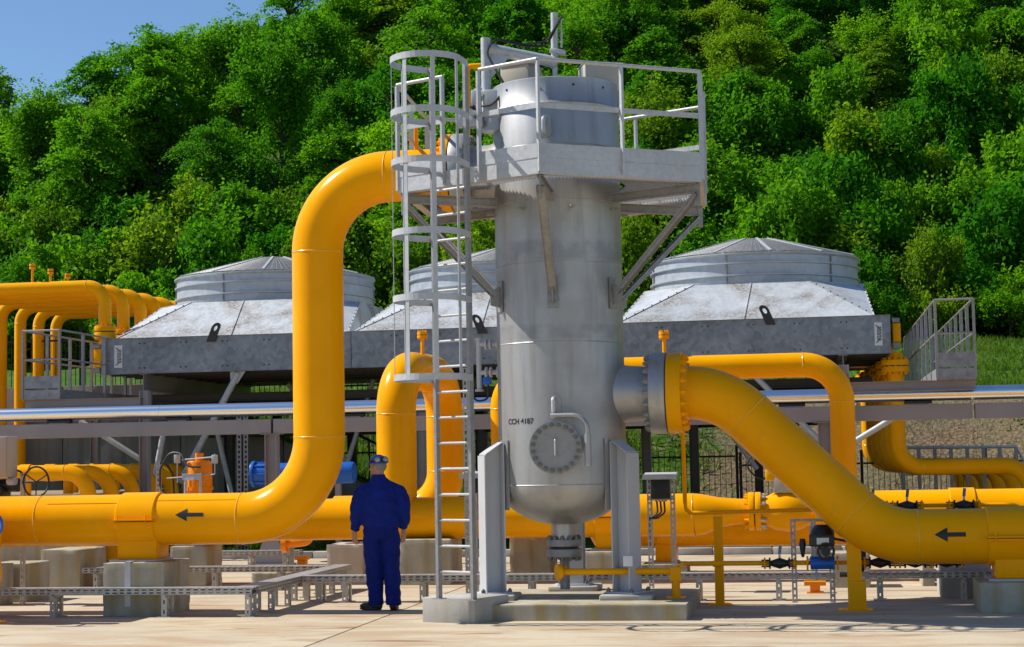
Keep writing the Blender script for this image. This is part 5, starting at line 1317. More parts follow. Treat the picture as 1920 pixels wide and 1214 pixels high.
# perforated cable riser on the cooler frame
cr = thing('cable_riser', 'perforated vertical cable ladder standing behind the orange actuator', 'cable tray', (pz(456, 860, B0 - 0.5)[0], B0 - 0.5, 0))
a = pz(456, 860, B0 - 0.5)[0]
for s_ in (-1, 1): part('riser_side', MB().pstrip((a - 0.06 + s_ * 0.065, B0 - 0.5, 0.1), (a - 0.06 + s_ * 0.065, B0 - 0.5, zbm + 0.3), (1, 0, 0), 0.09, 1, 0.09, 0.05, 0.04), STEELD, cr, None)
part('riser_cover', MB().span(a - 0.12, a + 0.09, B0 - 0.44, B0 - 0.43, 0.1, zbm + 0.3), DARKST, cr, None)

# ------------------------------------------------------------------ inlet pipes at the left of the coolers (seven, receding)
RL = 0.125; STEP = 0.92; BL0 = B0 + 0.55
zl1 = pz(100, 540, BL0)[1]; al = pz(197, 590, BL0)[0]; zfl = pz(197, 624, BL0)[1]
leftx = {0: None}
LEFT = ['nearest', 'second', 'third', 'fourth', 'fifth', 'sixth', 'farthest']
all_ = pz(38, 640, BL0 + 4 * STEP)[0]
for k in range(7):
    bb = BL0 + k * STEP
    o = thing('cooler_inlet_pipe', LEFT[k] + ' yellow inverted U pipe feeding the left end of the coolers', 'pipe', (al, bb, 0), 'yellow inlet pipes in a row at left')
    part('pipe', MB().tube(fillet([(all_, bb, 0.12 if k < 3 else 1.3), (all_, bb, zl1), (al, bb, zl1), (al, bb, zfl + 0.1)], [0.36, 0.36], 12), RL, 24), YEL, o, 60)
    part('flange', MB().cyl((al, bb, zfl + 0.02), (al, bb, zfl + 0.12), 0.215, n=28), YEL, o, 35, 0.006)
    part('gasket', MB().cyl((al, bb, zfl), (al, bb, zfl + 0.02), 0.2, n=24), BLACK, o)
    part('lower_flange', MB().cyl((al, bb, zfl - 0.12), (al, bb, zfl), 0.215, n=28), YEL, o, 35, 0.006)
    part('nozzle', MB().cyl((al, bb, zfl - 0.35), (al, bb, zfl - 0.12), RL, n=20), YEL, o)
    part('flange_bolts', boltmass(MB(), (al, bb, zfl - 0.15), (0, 0, 1), 0.17, 12, 0.026, 0.30), YEL, o, None, kind='stuff')
    for c, ax in (((al, bb, zl1 - 0.36), (0, 0, 1)), ((al - 0.36, bb, zl1), (1, 0, 0)), ((all_, bb, zl1 - 0.36), (0, 0, 1))): weld(o, c, ax, RL)
    if k < 3:
        av = pz((61, 95, 127)[k], 510, bb)[0]
        part('vent_stem', MB().cyl((av, bb, zl1 + RL - 0.02), (av, bb, zl1 + RL + 0.26), 0.024, n=10), YEL, o)
        part('vent_flange', MB().cyl((av, bb, zl1 + RL + 0.26), (av, bb, zl1 + RL + 0.30), 0.06, n=16), YEL, o)
        part('vent_blind', MB().cyl((av, bb, zl1 + RL + 0.315), (av, bb, zl1 + RL + 0.36), 0.06, n=16), YEL, o)
        part('vent_gasket', MB().cyl((av, bb, zl1 + RL + 0.30), (av, bb, zl1 + RL + 0.315), 0.05, n=16), BLACK, o)
def hdrbox(px0, px1, py0, py1, lab):
    a0, z1 = pz(px0, py0, B0 + 0.2); a1, z0 = pz(px1, py1, B0 + 0.2)
    o = thing('header_box', lab, 'header box', (a0, B0 + 0.3, z0))
    part('box_body', MB().span(a0, a1, B0 + 0.25, B0 + BD - 0.4, z0, z1), YEL, o, 30, 0.02)
    part('end_plate', MB().span(a0 + 0.005, a1 - 0.005, B0 + 0.22, B0 + 0.249, z0 + 0.01, z1 - 0.01), YEL, o, 30, 0.008)
    part('bracket', MB().span(a0, a1 - 0.02, B0 + 0.2, B0 + 0.34, z1 + 0.002, z1 + 0.08), STEELD, o, None)
    part('bracket', MB().span(a0, a1 - 0.02, B0 + 0.2, B0 + 0.34, z0 - 0.1, z0 - 0.002), STEELD, o, None)
hdrbox(174, 188, 654, 690, 'yellow header box at the left end of the air coolers')
hdrbox(1673, 1690, 605, 642, 'yellow header box at the right end of the air coolers')
# lower yellow elbows at left
RM = 0.13; BM0 = 8.2
zm = pz(100, 887, BM0)[1]; am_ = pz(166, 920, BM0)[0]
for k in range(6):
    bb = BM0 + k * 0.95
    o = thing('manifold_pipe', ['nearest', 'second', 'third', 'fourth', 'fifth', 'farthest'][k] + ' low yellow elbow pipe behind the left ground run', 'pipe', (am_, bb, 0), 'low yellow elbow pipes in a row at left')
    part('pipe', MB().tube(fillet([(am_ - 4.2, bb, zm), (am_, bb, zm), (am_, bb, 0.1)], 0.40, 12), RM, 24), YEL, o, 60)
    weld(o, (am_ - 0.40, bb, zm), (1, 0, 0), RM); weld(o, (am_, bb, zm - 0.40), (0, 0, 1), RM)
    c_ = pz(49, 880, BM0)[0]
    part('clamp_collar', MB().cyl((c_ - 0.09, bb, zm), (c_ + 0.09, bb, zm), RM + 0.018, n=24), YEL, o)
    part('support_stub', MB().cyl((c_ + 0.32 * (k % 2) , bb, zm - 0.36), (c_ + 0.32 * (k % 2), bb, zm - RM + 0.02), 0.085, n=16), YEL, o)
mw = MB().span(am_ - 4.4, am_ - 0.32, BM0 + 0.0, BM0 + 5.5, -0.05, zm - 0.36)
single('concrete_bearing_wall', mw, CONC, 'concrete bearing block under the low yellow elbow pipes at left', 'concrete block', (am_ - 2, BM0, 0), None, 30, 0.02)

# outlet pipes at the right (six, nested)
RO = 0.145; BR0 = B0 + 0.5
zo = pz(1800, 875, BR0)[1]; ao = pz(1680, 740, BR0)[0]; aoe = pz(1930, 873, BR0)[0]; zof = pz(1675, 688, BR0)[1]
ao0, aoe0 = ao, aoe
for k in range(6):
    bb = BR0 + k * 1.3; ao = ao0 - 0.06 * k; aoe = aoe0 - 0.13 * k
    o = thing('cooler_outlet_pipe', ['nearest', 'second', 'third', 'fourth', 'fifth', 'farthest'][k] + ' yellow pipe dropping from the right end of the coolers', 'pipe', (ao, bb, 0), 'yellow outlet pipes nested at right')
    part('pipe', MB().tube(fillet([(ao, bb, zof), (ao, bb, zo), (aoe, bb, zo), (aoe, bb, 0.05)], 0.44, 14), RO, 28), YEL, o, 60)
    part('flange', MB().cyl((ao, bb, zof - 0.1), (ao, bb, zof), 0.25, n=28), YEL, o, 35, 0.006)
    part('gasket', MB().cyl((ao, bb, zof), (ao, bb, zof + 0.02), 0.22, n=24), BLACK, o)
    part('upper_flange', MB().cyl((ao, bb, zof + 0.02), (ao, bb, zof + 0.12), 0.25, n=28), YEL, o, 35, 0.006)
    part('nozzle', MB().cyl((ao, bb, zof + 0.12), (ao, bb, zc0 + 0.02), RO, RO * 0.9, n=20), YEL, o)
    part('flange_bolts', boltmass(MB(), (ao, bb, zof - 0.14), (0, 0, 1), 0.2, 12, 0.026, 0.30), YEL, o, None, kind='stuff')
    weld(o, (ao, bb, zo + 0.44), (0, 0, 1), RO); weld(o, (ao + 0.44, bb, zo), (1, 0, 0), RO)

# ------------------------------------------------------------------ walkways with gates at both ends of the coolers
def walkway(label, ax0, ax1, b0, b1, zf_, cat='walkway'):
    w_ = thing('walkway', label, cat, ((ax0 + ax1) / 2, b0, zf_))
    H = 1.1
    part('deck', MB().span(ax0, ax1, b0, b1, zf_ - 0.04, zf_), STEELD, w_, None)
    for a in (ax0, ax1): part('side_channel', MB().bar((a, b0, zf_ - 0.05), (a, b1, zf_ - 0.05), 0.02, 0.18), STEELD, w_, None)
    part('front_channel', MB().span(ax0 - 0.0, ax1 + 0.0, b0 - 0.025, b0 - 0.012, zf_ - 0.14, zf_ + 0.03), GALV, w_, None)
    part('kick_plate', MB().span(ax0 + 0.01, ax1 - 0.01, b0 - 0.022, b0 - 0.014, zf_ + 0.06, zf_ + 0.28), GALV, w_, None)
    for z in (zf_ + H, zf_ + 0.58): part('front_rail', MB().tube([(ax0, b0 - 0.02, z), (ax1, b0 - 0.02, z)], 0.018, 10), STEELD, w_)
    for a in (ax0, ax1):
        part('front_post', MB().bar((a, b0 - 0.02, zf_ - 0.12), (a, b0 - 0.02, zf_ + H), 0.04, 0.04), STEELD, w_, None)
        for z in (zf_ + H, zf_ + 0.58): part('side_rail', MB().tube([(a, b0, z), (a, b1, z)], 0.018, 10), STEELD, w_)
        n = int((b1 - b0) / 1.0)
        for k in range(1, n + 1): part('side_post', MB().bar((a, b0 + (b1 - b0) * k / n, zf_ - 0.12), (a, b0 + (b1 - b0) * k / n, zf_ + H), 0.05, 0.05), STEELD, w_, None)
    return w_
BG = 10.4
gl0, gz = pz(43, 745, BG); gl1 = pz(112, 745, BG)[0]
wl = walkway('galvanised walkway with railing gate at the left end of the coolers', gl0, gl1, BG, B0 + 5.0, pz(78, 735, BG)[1])
zf_l = pz(78, 735, BG)[1]
part('support_beam', MB().ibeam((gl0, BG + 0.1, zf_l - 0.22), (pz(268, 760, BG + 0.1)[0], BG + 0.1, zf_l - 0.22), 0.12, 0.16, 0.012), GREYP, wl, None)
part('support_post', MB().ibeam((pz(272, 760, BG + 0.1)[0], BG + 0.1, 0.0), (pz(272, 760, BG + 0.1)[0], BG + 0.1, zf_l - 0.02), 0.16, 0.16, 0.012, (1, 0, 0)), GREYP, wl, None)
part('support_post', MB().ibeam((gl0 + 0.1, BG + 3.0, 0.0), (gl0 + 0.1, BG + 3.0, zf_l - 0.14), 0.16, 0.16, 0.012, (1, 0, 0)), GREYP, wl, None)
BG = 8.6
gr0, gr1 = pz(1757, 690, BG)[0], pz(1829, 690, BG)[0]; zf_r = pz(1795, 695, BG)[1]
wr = walkway('galvanised walkway with railing gate at the right end of the coolers', gr0, gr1, BG, B0 + 5.0, zf_r)
part('support_beam', MB().ibeam((pz(1590, 710, BG + 0.1)[0], BG + 0.1, zf_r - 0.22), (gr1, BG + 0.1, zf_r - 0.22), 0.12, 0.16, 0.012), GREYP, wr, None)
part('support_post', MB().ibeam((pz(1583, 710, BG + 0.1)[0], BG + 0.1, 0.0), (pz(1583, 710, BG + 0.1)[0], BG + 0.1, zf_r + 0.14), 0.15, 0.15, 0.012, (1, 0, 0)), GREYP, wr, None)
# low galvanised railing by the fence, far right
lr = thing('guard_railing', 'low galvanised guard railing in front of the black fence at far right', 'railing', (pz(1800, 850, 15.5)[0], 15.5, 0))
g0, g1 = P3(1692, 840, 15.5), P3(1905, 838, 15.5)
for dz in (0, -0.5): part('rail', MB().tube([g0 + Vector((0, 0, dz)), g1 + Vector((0, 0, dz))] + ([g1 + Vector((0.25, 0, -0.5))] if dz == 0 else []), 0.03, 8), STEEL, lr)
for k in range(8):
    c = g0.lerp(g1, k / 7); part('post', MB().bar((c.x, c.y, -0.05), (c.x, c.y, c.z), 0.07, 0.05), STEELD, lr, None)

# ------------------------------------------------------------------ orange gas-over-oil actuator behind the left run
BO = 4.5
oa, oz = pz(374, 920, BO)
Z = lambda y: pz(374, y, BO)[1]
ga = thing('gas_actuator', 'orange cylindrical valve actuator with grey fittings above the left pipe run', 'actuator', (oa, BO, 0))
part('pedestal', MB().cyl((oa, BO, zh + 0.2), (oa, BO, Z(925)), 0.11, n=20), ORA, ga)
part('tank', MB().tube([(oa, BO, Z(925)), (oa, BO, Z(918)), (oa, BO, Z(868)), (oa, BO, Z(865))], [0.17, 0.18, 0.18, 0.165], 32), ORA, ga, 40)
part('rim', MB().cyl((oa, BO, Z(920)), (oa, BO, Z(913)), 0.195, n=32), ORA, ga)
part('neck', MB().cyl((oa, BO, Z(865)), (oa, BO, Z(850)), 0.06, n=20), ORA, ga)
part('rim_bolts', boltmass(MB(), (oa, BO, Z(867)), (0, 0, 1), 0.13, 10, 0.014, 0.03), ORA, ga, kind='stuff')
part('bracket', MB().box((oa - 0.03, BO - 0.22, Z(894)), (0.28, 0.03, 0.085)), LGREY, ga, None, 0.004)
part('nameplate', MB().box((oa - 0.06, BO - 0.239, Z(898)), (0.13, 0.006, 0.035)), WHITEP, ga, None)
for dx in (-0.13, 0.09): part('leg', MB().cyl((oa + dx, BO - 0.21, Z(925)), (oa + dx, BO - 0.21, Z(898)), 0.02, n=10), STEEL, ga)
for px, y0, y1 in ((337, 850, 905), (407, 852, 890)):
    x = pz(px, 870, BO)[0]; part('tubing', MB().tube([(x, BO - 0.1, Z(y1)), (x, BO - 0.1, Z(y0))], 0.008, 6), STEEL, ga); part('solenoid', MB().box((x, BO - 0.1, Z(y0 + 10)), (0.075, 0.07, 0.12)), LGREY, ga, 30, 0.008)
part('cross_tube', MB().tube([(oa - 0.42, BO - 0.16, Z(896)), (oa + 0.28, BO - 0.16, Z(890))], 0.009, 6), STEEL, ga)
part('cross_tube', MB().tube([(oa - 0.22, BO - 0.1, Z(862)), (oa + 0.24, BO - 0.1, Z(858))], 0.012, 6), STEEL, ga)
part('hose', MB().tube(fillet([P3(300, 920, BO), P3(300, 880, BO - 0.1), P3(318, 848, BO - 0.1), P3(340, 850, BO - 0.15), P3(350, 876, BO - 0.25), P3(376, 876, BO - 0.25)], 0.14, 6), 0.014, 8), CABLE, ga)
part('hose', MB().tube(fillet([P3(298, 868, BO), P3(312, 868, BO), P3(324, 890, BO), P3(327, 930, BO)], 0.14, 6), 0.014, 8), CABLE, ga)
def perf_post(root, a, b, z0, z1, w_=0.045, name='perforated_post', m=None):
    m = m or TRAY
    o = MB().pstrip((a, b - w_ / 2, z0), (a, b - w_ / 2, z1), (1, 0, 0), w_, 1, 0.075, 0.045, w_ * 0.32)
    o.span(a - 0.001, a + 0.002, b - w_ / 2 + 0.004, b + w_ / 2, z0, z1); o.span(a + w_ - 0.002, a + w_ + 0.001, b - w_ / 2 + 0.004, b + w_ / 2, z0, z1)
    return part(name, o, m, root, None)
cpst = thing('instrument_post', 'slim perforated steel post left of the orange actuator', 'post', (pz(297, 900, BO)[0], BO, 0))
perf_post(cpst, pz(294, 900, BO)[0], BO, 0, pz(297, 865, BO)[1], 0.06)
part('foot_plate', MB().box((pz(297, 900, BO)[0], BO, 0.006), (0.16, 0.14, 0.012)), TRAY, cpst, None)

# blue cylinder (actuator drum) behind the riser
BC = 9.9
b0_, b1_ = pz(474, 888, BC)[0], pz(666, 888, BC)[0]; zb_ = pz(570, 888, BC)[1]
bl = thing('blue_actuator', 'horizontal bright blue actuator cylinder behind the big yellow riser', 'actuator', ((b0_ + b1_) / 2, BC, 0))
part('cylinder', MB().tube([(b0_ + 0.06, BC, zb_), (b1_ - 0.05, BC, zb_), (b1_ - 0.015, BC, zb_), (b1_, BC, zb_)], [0.185, 0.185, 0.175, 0.14], 36), BLUE, bl, 45)
part('end_flange', MB().cyl((b0_, BC, zb_), (b0_ + 0.06, BC, zb_), 0.225, n=32), BLUE, bl, 35, 0.006)
for k in range(8):
    t = 2 * math.pi * k / 8; y, zz = 0.197 * math.cos(t), 0.197 * math.sin(t)
    part('tie_rod', MB().cyl((b0_ - 0.02, BC + y, zb_ + zz), (b0_ + 0.42, BC + y, zb_ + zz), 0.013, n=8), BLUE, bl)
part('mount', MB().bar((b1_ - 0.3, BC, 0.0), (b1_ - 0.3, BC, zb_ - 0.17), 0.09, 0.09), GREYP, bl, None)
part('centre_case', MB().box(((b0_ + b1_) / 2, BC, zb_), (0.34, 0.42, 0.44)), BLUE, bl, 30, 0.02)
# ------------------------------------------------------------------ perforated cable trays on short posts
TZ, TH_, TW = 0.315, 0.065, 0.22
def tray(label, p, q, legs, w_=TW, z=TZ, lid=True):
    p, q = Vector((p[0], p[1], 0)), Vector((q[0], q[1], 0)); d = (q - p).normalized(); s_ = Vector((-d.y, d.x, 0))
    if s_.y < 0 or (abs(s_.y) < 0.01 and s_.x < 0): s_ = -s_
    t = thing('cable_tray', label, 'cable tray', (p.x, p.y, 0))
    for k in (-1, 1): part('tray_side', MB().pstrip(p + s_ * (w_ / 2 * k) + up * (z - TH_), q + s_ * (w_ / 2 * k) + up * (z - TH_), up, TH_, 2, 0.085, 0.05, 0.014), TRAY, t, None)
    part('tray_floor', MB().bar(p + up * (z - TH_ - 0.004), q + up * (z - TH_ - 0.004), w_ - 0.006, 0.004), TRAY, t, None)
    part('tray_lid', MB().bar(p + up * (z + 0.004), q + up * (z + 0.004), w_ + 0.012, 0.003), TRAY, t, None)
    for tt in legs:
        c = p.lerp(q, tt)
        for k in (-1, 1):
            e = c + s_ * (w_ / 2 - 0.03) * k
            lo = perf_post(t, e.x - 0.03, e.y, 0.006, z - TH_ - 0.03, 0.062, 'leg')
            part('foot_plate', MB().box((e.x, e.y, 0.005), (0.15, 0.09, 0.009)), TRAY, t, None)
        part('arm', MB().bar(c - s_ * (w_ / 2 + 0.03) + up * (z - TH_ - 0.02), c + s_ * (w_ / 2 + 0.03) + up * (z - TH_ - 0.02), 0.045, 0.025), TRAY, t, None)
    return t
TB1 = -0.50
tx = pz(478, 1100, TB1)[0]
def tfrac(px, a0, a1, b): return (pz(px, 1110, b)[0] - a0) / (a1 - a0)
tray('perforated steel cable tray crossing in front of the stained concrete block', (-9.0, TB1), (tx, TB1), [tfrac(px, -9.0, tx, TB1) for px in (-90, 106, 314, 470)])
TB3, TB2 = 1.35, 3.35
tray('perforated cable tray running back from the corner left of the worker', (tx - TW / 2, TB1 + TW / 2 + 0.01), (tx - TW / 2 + 0.02, TB2 + 0.2), (0.14, 0.3, 0.5, 0.62, 0.78, 0.92))
tray('perforated cable tray running right behind the worker and the vessel', (tx + 0.02, TB3), (pz(1600, 1085, TB3)[0] - 0.2, TB3), [tfrac(px, tx, pz(1600, 1085, TB3)[0], TB3) for px in (600, 650, 800, 1010, 1335, 1490)])
tray('perforated cable tray under the right yellow run', (pz(1612, 1085, TB3)[0], TB3), (8.0, TB3), [tfrac(px, pz(1612, 1085, TB3)[0], 8.0, TB3) for px in (1650, 1806)])
tray('perforated cable tray far behind, left of the low flat block', (pz(150, 1065, TB2)[0], TB2), (tx - TW - 0.02, TB2), [tfrac(px, pz(150, 1065, TB2)[0], tx - TW, TB2) for px in (185, 408, 530)])
tb4 = 7.4
tray('dark perforated cable tray under the rear header behind the elbow', (pz(380, 1050, tb4)[0], tb4), (pz(565, 1050, tb4)[0], tb4), (0.15, 0.5, 0.85))
cb2 = MB().tube(fillet([(pz(1575, 1085, TB3)[0], TB3, TZ - 0.03), (pz(1618, 1085, TB3)[0], TB3 - 0.02, TZ - 0.03), (pz(1622, 1060, TB3)[0], TB3, 0.75)], 0.12, 6), 0.03, 8)
single('tray_cable', cb2, CABLE, 'thick black cable bending up out of the tray beside the yellow post', 'cable', (3.6, TB3, 0))

# ------------------------------------------------------------------ junction boxes on perforated posts with rain canopies
def jbox(label, px0, px1, pyl, b, py_box):
    a0, z1 = pz(px0, pyl, b); a1 = pz(px1, pyl, b)[0]
    j = thing('junction_box', label, 'junction box', ((a0 + a1) / 2, b, 0))
    part('canopy', MB().extrude([(a0, b - 0.2, z1 - 0.055), (a1, b - 0.2, z1 - 0.055), (a1, b - 0.2, z1 - 0.02), (a0, b - 0.2, z1 - 0.02)], (0, 0.36, 0.03)), STEEL, j, None, 0.004)
    part('canopy_lip', MB().span(a0 - 0.006, a1 + 0.006, b - 0.215, b - 0.203, z1 - 0.075, z1 - 0.012), STEEL, j, None)
    for a in (a0 + 0.03, a1 - 0.09):
        perf_post(j, a, b, 0.01, z1 - 0.06, 0.06); part('foot_plate', MB().box((a + 0.03, b, 0.006), (0.16, 0.14, 0.012)), TRAY, j, None)
    zb = pz(px0, py_box, b)[1]
    part('box_body', MB().span(a0 + 0.085, a1 - 0.085, b - 0.10, b + 0.06, zb, z1 - 0.075), BLACK, j, 30, 0.008)
    gl = MB()
    for k in range(4): gl.cyl((a0 + 0.14 + k * 0.04, b - 0.02, zb - 0.035), (a0 + 0.14 + k * 0.04, b - 0.02, zb), 0.014, n=8)
    part('cable_glands', gl, STEELD, j, kind='stuff')
    for k in range(3):
        x = a0 + 0.15 + k * 0.045
        part('cable', MB().tube(fillet([(x, b - 0.02, zb - 0.03), (x + 0.01, b - 0.04, zb - 0.17), (x - 0.10, b - 0.03, zb - 0.25), (a0 + 0.05, b, zb - 0.2), (a0 + 0.045, b, zb - 0.6)], 0.06, 5), 0.013, 6), CABLE, j)
    part('cross_bar', MB().span(a0 + 0.03, a1 - 0.03, b - 0.03, b - 0.01, zb - 0.02, zb + 0.01), TRAY, j, None)
    return j
jbox('black junction box with grey canopy on two posts right of the vessel', 1208, 1269, 888, 2.7, 936)
jbox('black junction box with grey canopy half hidden behind the left vessel leg', 868, 926, 886, 2.4, 940)
lpst = thing('cable_riser', 'tall perforated post carrying cables beside the caged ladder', 'post', (pz(874, 900, 1.7)[0], 1.7, 0))
perf_post(lpst, pz(871, 900, 1.7)[0], 1.7, 0.0, pz(874, 690, 1.7)[1], 0.06)
perf_post(lpst, pz(884, 900, 1.7)[0], 1.72, 0.0, pz(874, 925, 1.7)[1], 0.06)
part('foot_plate', MB().box((pz(876, 900, 1.7)[0], 1.7, 0.006), (0.22, 0.16, 0.012)), TRAY, lpst, None)
# small orange stands and flanged stub behind the elbow
for px, lab in ((567, 'small orange post stand on the pavement below the big elbow'), (1528, 'small orange stand behind the tray right of the yellow post')):
    b_ = 4.6 if px < 800 else 2.4
    a, z = pz(px, 1045 if px < 800 else 1092, b_)
    o = thing('orange_stand', lab, 'stand', (a, b_, 0))
    part('post', MB().box((a, b_, z / 2 - 0.02), (0.12, 0.12, z - 0.04)), ORA, o, None, 0.005)
    part('top_plate', MB().box((a, b_, z - 0.012), (0.17 if px < 800 else 0.26, 0.17, 0.05)), ORA, o, None, 0.005)
    part('base_plate', MB().box((a, b_, 0.008), (0.2, 0.2, 0.014)), ORA, o, None)
st_ = thing('stub_pipe', 'short orange flanged pipe stub below the header left of the worker', 'pipe', (pz(560, 1015, 6.2)[0], 6.2, 0.6))
q0, q1 = P3(533, 1020, 6.2), P3(580, 1014, 6.2)
part('stub', MB().tube(fillet([q0, q1, q1 + Vector((0, 0, 0.35))], 0.1, 6), 0.075, 16), ORA, st_)
part('flange', MB().cyl(q0 - Vector((0.02, 0, 0)), q0 + Vector((0.05, 0, 0)), 0.13, n=20), ORA, st_)
part('support', MB().bar((q0.x + 0.12, 6.2, 0.0), (q0.x + 0.12, 6.2, q0.z - 0.05), 0.05, 0.05), STEELD, st_, None)

# ------------------------------------------------------------------ left frame edge: motor valve with black handwheel, beige box, blue handwheel valve
BE = 1.2
h_ = thing('motor_valve', 'black motor valve drive with upright black handwheel at the left edge', 'actuator', (pz(30, 910, BE)[0], BE, 0))
hc = P3(68, 904, BE); axw = Vector((0.87, -0.49, 0))
part('handwheel', MB().ring(hc, axw, 0.185, 0.012, 40, 8), BLACK, h_)
sx = Vector((0.49, 0.87, 0))
for k in range(3):
    t = k * 2.094 + 0.5; part('spoke', MB().cyl(hc, hc + (sx * math.cos(t) + up * math.sin(t)) * 0.185, 0.008, n=6), BLACK, h_)
part('wheel_shaft', MB().cyl(hc + axw * 0.02, hc - axw * 0.32, 0.018, n=10), DARKST, h_)
mz = pz(20, 910, BE)[1]; ma = pz(20, 910, BE)[0]
part('motor_case', MB().cyl((ma - 0.55, BE + 0.1, mz), (ma + 0.11, BE - 0.02, mz), 0.085, n=24), BLACK, h_, 35)
part('end_cap', MB().cyl((ma + 0.02, BE - 0.10, mz + 0.05), (ma + 0.12, BE - 0.12, mz + 0.05), 0.05, n=16), LGREY, h_)
part('shadow_caster_box', MB().box((ma - 0.2, BE, mz - 0.09), (0.3, 0.26, 0.16)), BLACK, h_, 30, 0.02)
part('pedestal', MB().cyl((ma - 0.25, BE, 0.5), (ma - 0.25, BE, mz - 0.1), 0.09, n=16), YEL, h_)
part('pedestal_block', MB().box((ma - 0.25, BE, 0.25), (0.4, 0.4, 0.5)), CONC, h_, 30, 0.01)
perf_post(h_, pz(43, 900, BE)[0], BE - 0.05, 0, pz(45, 887, BE)[1], 0.05)
part('hose', MB().tube(fillet([P3(5, 885, BE), P3(20, 880, BE), P3(38, 884, BE - 0.02), P3(45, 892, BE - 0.05)], 0.1, 5), 0.013, 6), CABLE, h_)
eb = thing('control_cabinet', 'beige control cabinet cut by the left frame edge', 'cabinet', (pz(-20, 860, BE - 0.3)[0], BE - 0.3, 0))
c1a, c1z = pz(14, 818, BE - 0.3); c0z = pz(14, 895, BE - 0.3)[1]
part('cabinet_body', MB().span(c1a - 0.5, c1a, BE - 0.3, BE - 0.02, c0z, c1z), BEIGE, eb, 30, 0.01)
part('door', MB().span(c1a - 0.49, c1a - 0.012, BE - 0.315, BE - 0.302, c0z + 0.012, c1z - 0.012), BEIGE, eb, 30, 0.004)
part('stand', MB().bar((c1a - 0.25, BE - 0.1, 0.0), (c1a - 0.25, BE - 0.1, c0z), 0.06, 0.06), TRAY, eb, None)
BQ = -1.6
wv_ = thing('gate_valve', 'yellow valve with blue handwheel just inside the left frame edge', 'valve', (pz(-40, 1000, BQ)[0], BQ, 0))
wc_ = P3(-22, 985, BQ)
part('handwheel', MB().ring(wc_, (0.25, -1, 0), 0.145, 0.016, 40, 8), BLUE, wv_)
for k in range(4): part('spoke', MB().cyl(wc_, wc_ + Vector((math.cos(k * 1.571 + 0.4), 0, math.sin(k * 1.571 + 0.4))) * 0.145, 0.009, n=6), BLUE, wv_)
part('stem', MB().cyl(wc_ + Vector((0, -0.03, 0)), wc_ + Vector((0.02, 0.3, 0)), 0.02, n=10), STEEL, wv_)
ba_ = pz(-26, 1030, BQ + 0.3)[0]
part('body', MB().tube([(ba_, BQ + 0.3, 0.35), (ba_, BQ + 0.3, 0.5), (ba_, BQ + 0.3, 0.75), (ba_, BQ + 0.3, 0.98), (ba_, BQ + 0.3, 1.05)], [0.13, 0.17, 0.15, 0.17, 0.10], 24), YEL, wv_, 50)
part('bonnet', MB().cyl((ba_, BQ + 0.3, 1.05), (ba_, BQ + 0.3, 1.55), 0.09, n=16), YEL, wv_)
part('cross_pipe', MB().cyl((ba_ - 2.5, BQ + 0.3, 0.6), (ba_, BQ + 0.3, 0.6), 0.12, n=20), YEL, wv_)
part('shadow_caster_box', MB().box((ba_ - 0.68, -0.85, 1.65), (0.95, 0.6, 0.62)), YEL, wv_, 30, 0.05)  # unseen box, added left of the frame to cast the lower-left shadow
part('shadow_caster_body', MB().tube([(ba_ - 1.0, -0.75, 0.02), (ba_ - 1.0, -0.75, 0.3), (ba_ - 1.0, -0.75, 0.7), (ba_ - 1.0, -0.75, 1.0), (ba_ - 1.0, -0.75, 1.15)], [0.3, 0.42, 0.5, 0.42, 0.25], 28), YEL, wv_, 50)  # added bulk out of view, sized for its shadow on the pavement
part('shadow_caster_pipe', MB().tube(fillet([(ba_ - 1.0, -0.75, 0.9), (ba_ - 0.35, -0.75, 1.05), (ba_ - 0.35, -0.75, 0.1)], 0.15, 6), 0.06, 14), YEL, wv_)  # unseen pipe added along with the shadow-casting bulk
part('foot', MB().cyl((ba_, BQ + 0.3, 0.02), (ba_, BQ + 0.3, 0.36), 0.07, n=16), YEL, wv_)
part('foot_plate', MB().box((ba_, BQ + 0.3, 0.008), (0.36, 0.3, 0.016)), YEL, wv_, None)

# ------------------------------------------------------------------ the worker, walking away, head turned left
from mathutils import noise
def vox(name, mb, size, mat_, root, smooth_it=4, wr=0.0, wf=9.0, sub=None):
    me = bpy.data.meshes.new(name); me.from_pydata([tuple(v) for v in mb.v], [], mb.f)
    bm = bmesh.new(); bm.from_mesh(me); bmesh.ops.recalc_face_normals(bm, faces=bm.faces); bm.to_mesh(me); bm.free()
    t = bpy.data.objects.new(name, me); COL.objects.link(t)
    m = t.modifiers.new('r', 'REMESH'); m.mode = 'VOXEL'; m.voxel_size = size
    s_ = t.modifiers.new('s', 'SMOOTH'); s_.iterations = smooth_it; s_.factor = 0.5
    bpy.context.view_layer.update()
    out = bpy.data.meshes.new_from_object(t.evaluated_get(bpy.context.evaluated_depsgraph_get()))
    bpy.data.objects.remove(t)
    if wr:
        ns = [v.normal.copy() for v in out.vertices]
        for v, n in zip(out.vertices, ns):
            c = v.co; h = noise.noise(Vector((c.x * wf, c.y * wf, c.z * wf * 1.7 + 0.6 * c.x * wf))) + 0.5 * noise.noise(c * wf * 2.3)
            v.co = c + n * (h * wr)
    out.polygons.foreach_set('use_smooth', [True] * len(out.polygons)); out.materials.clear(); out.materials.append(mat_); out.name = name
    return link(name, out, root)
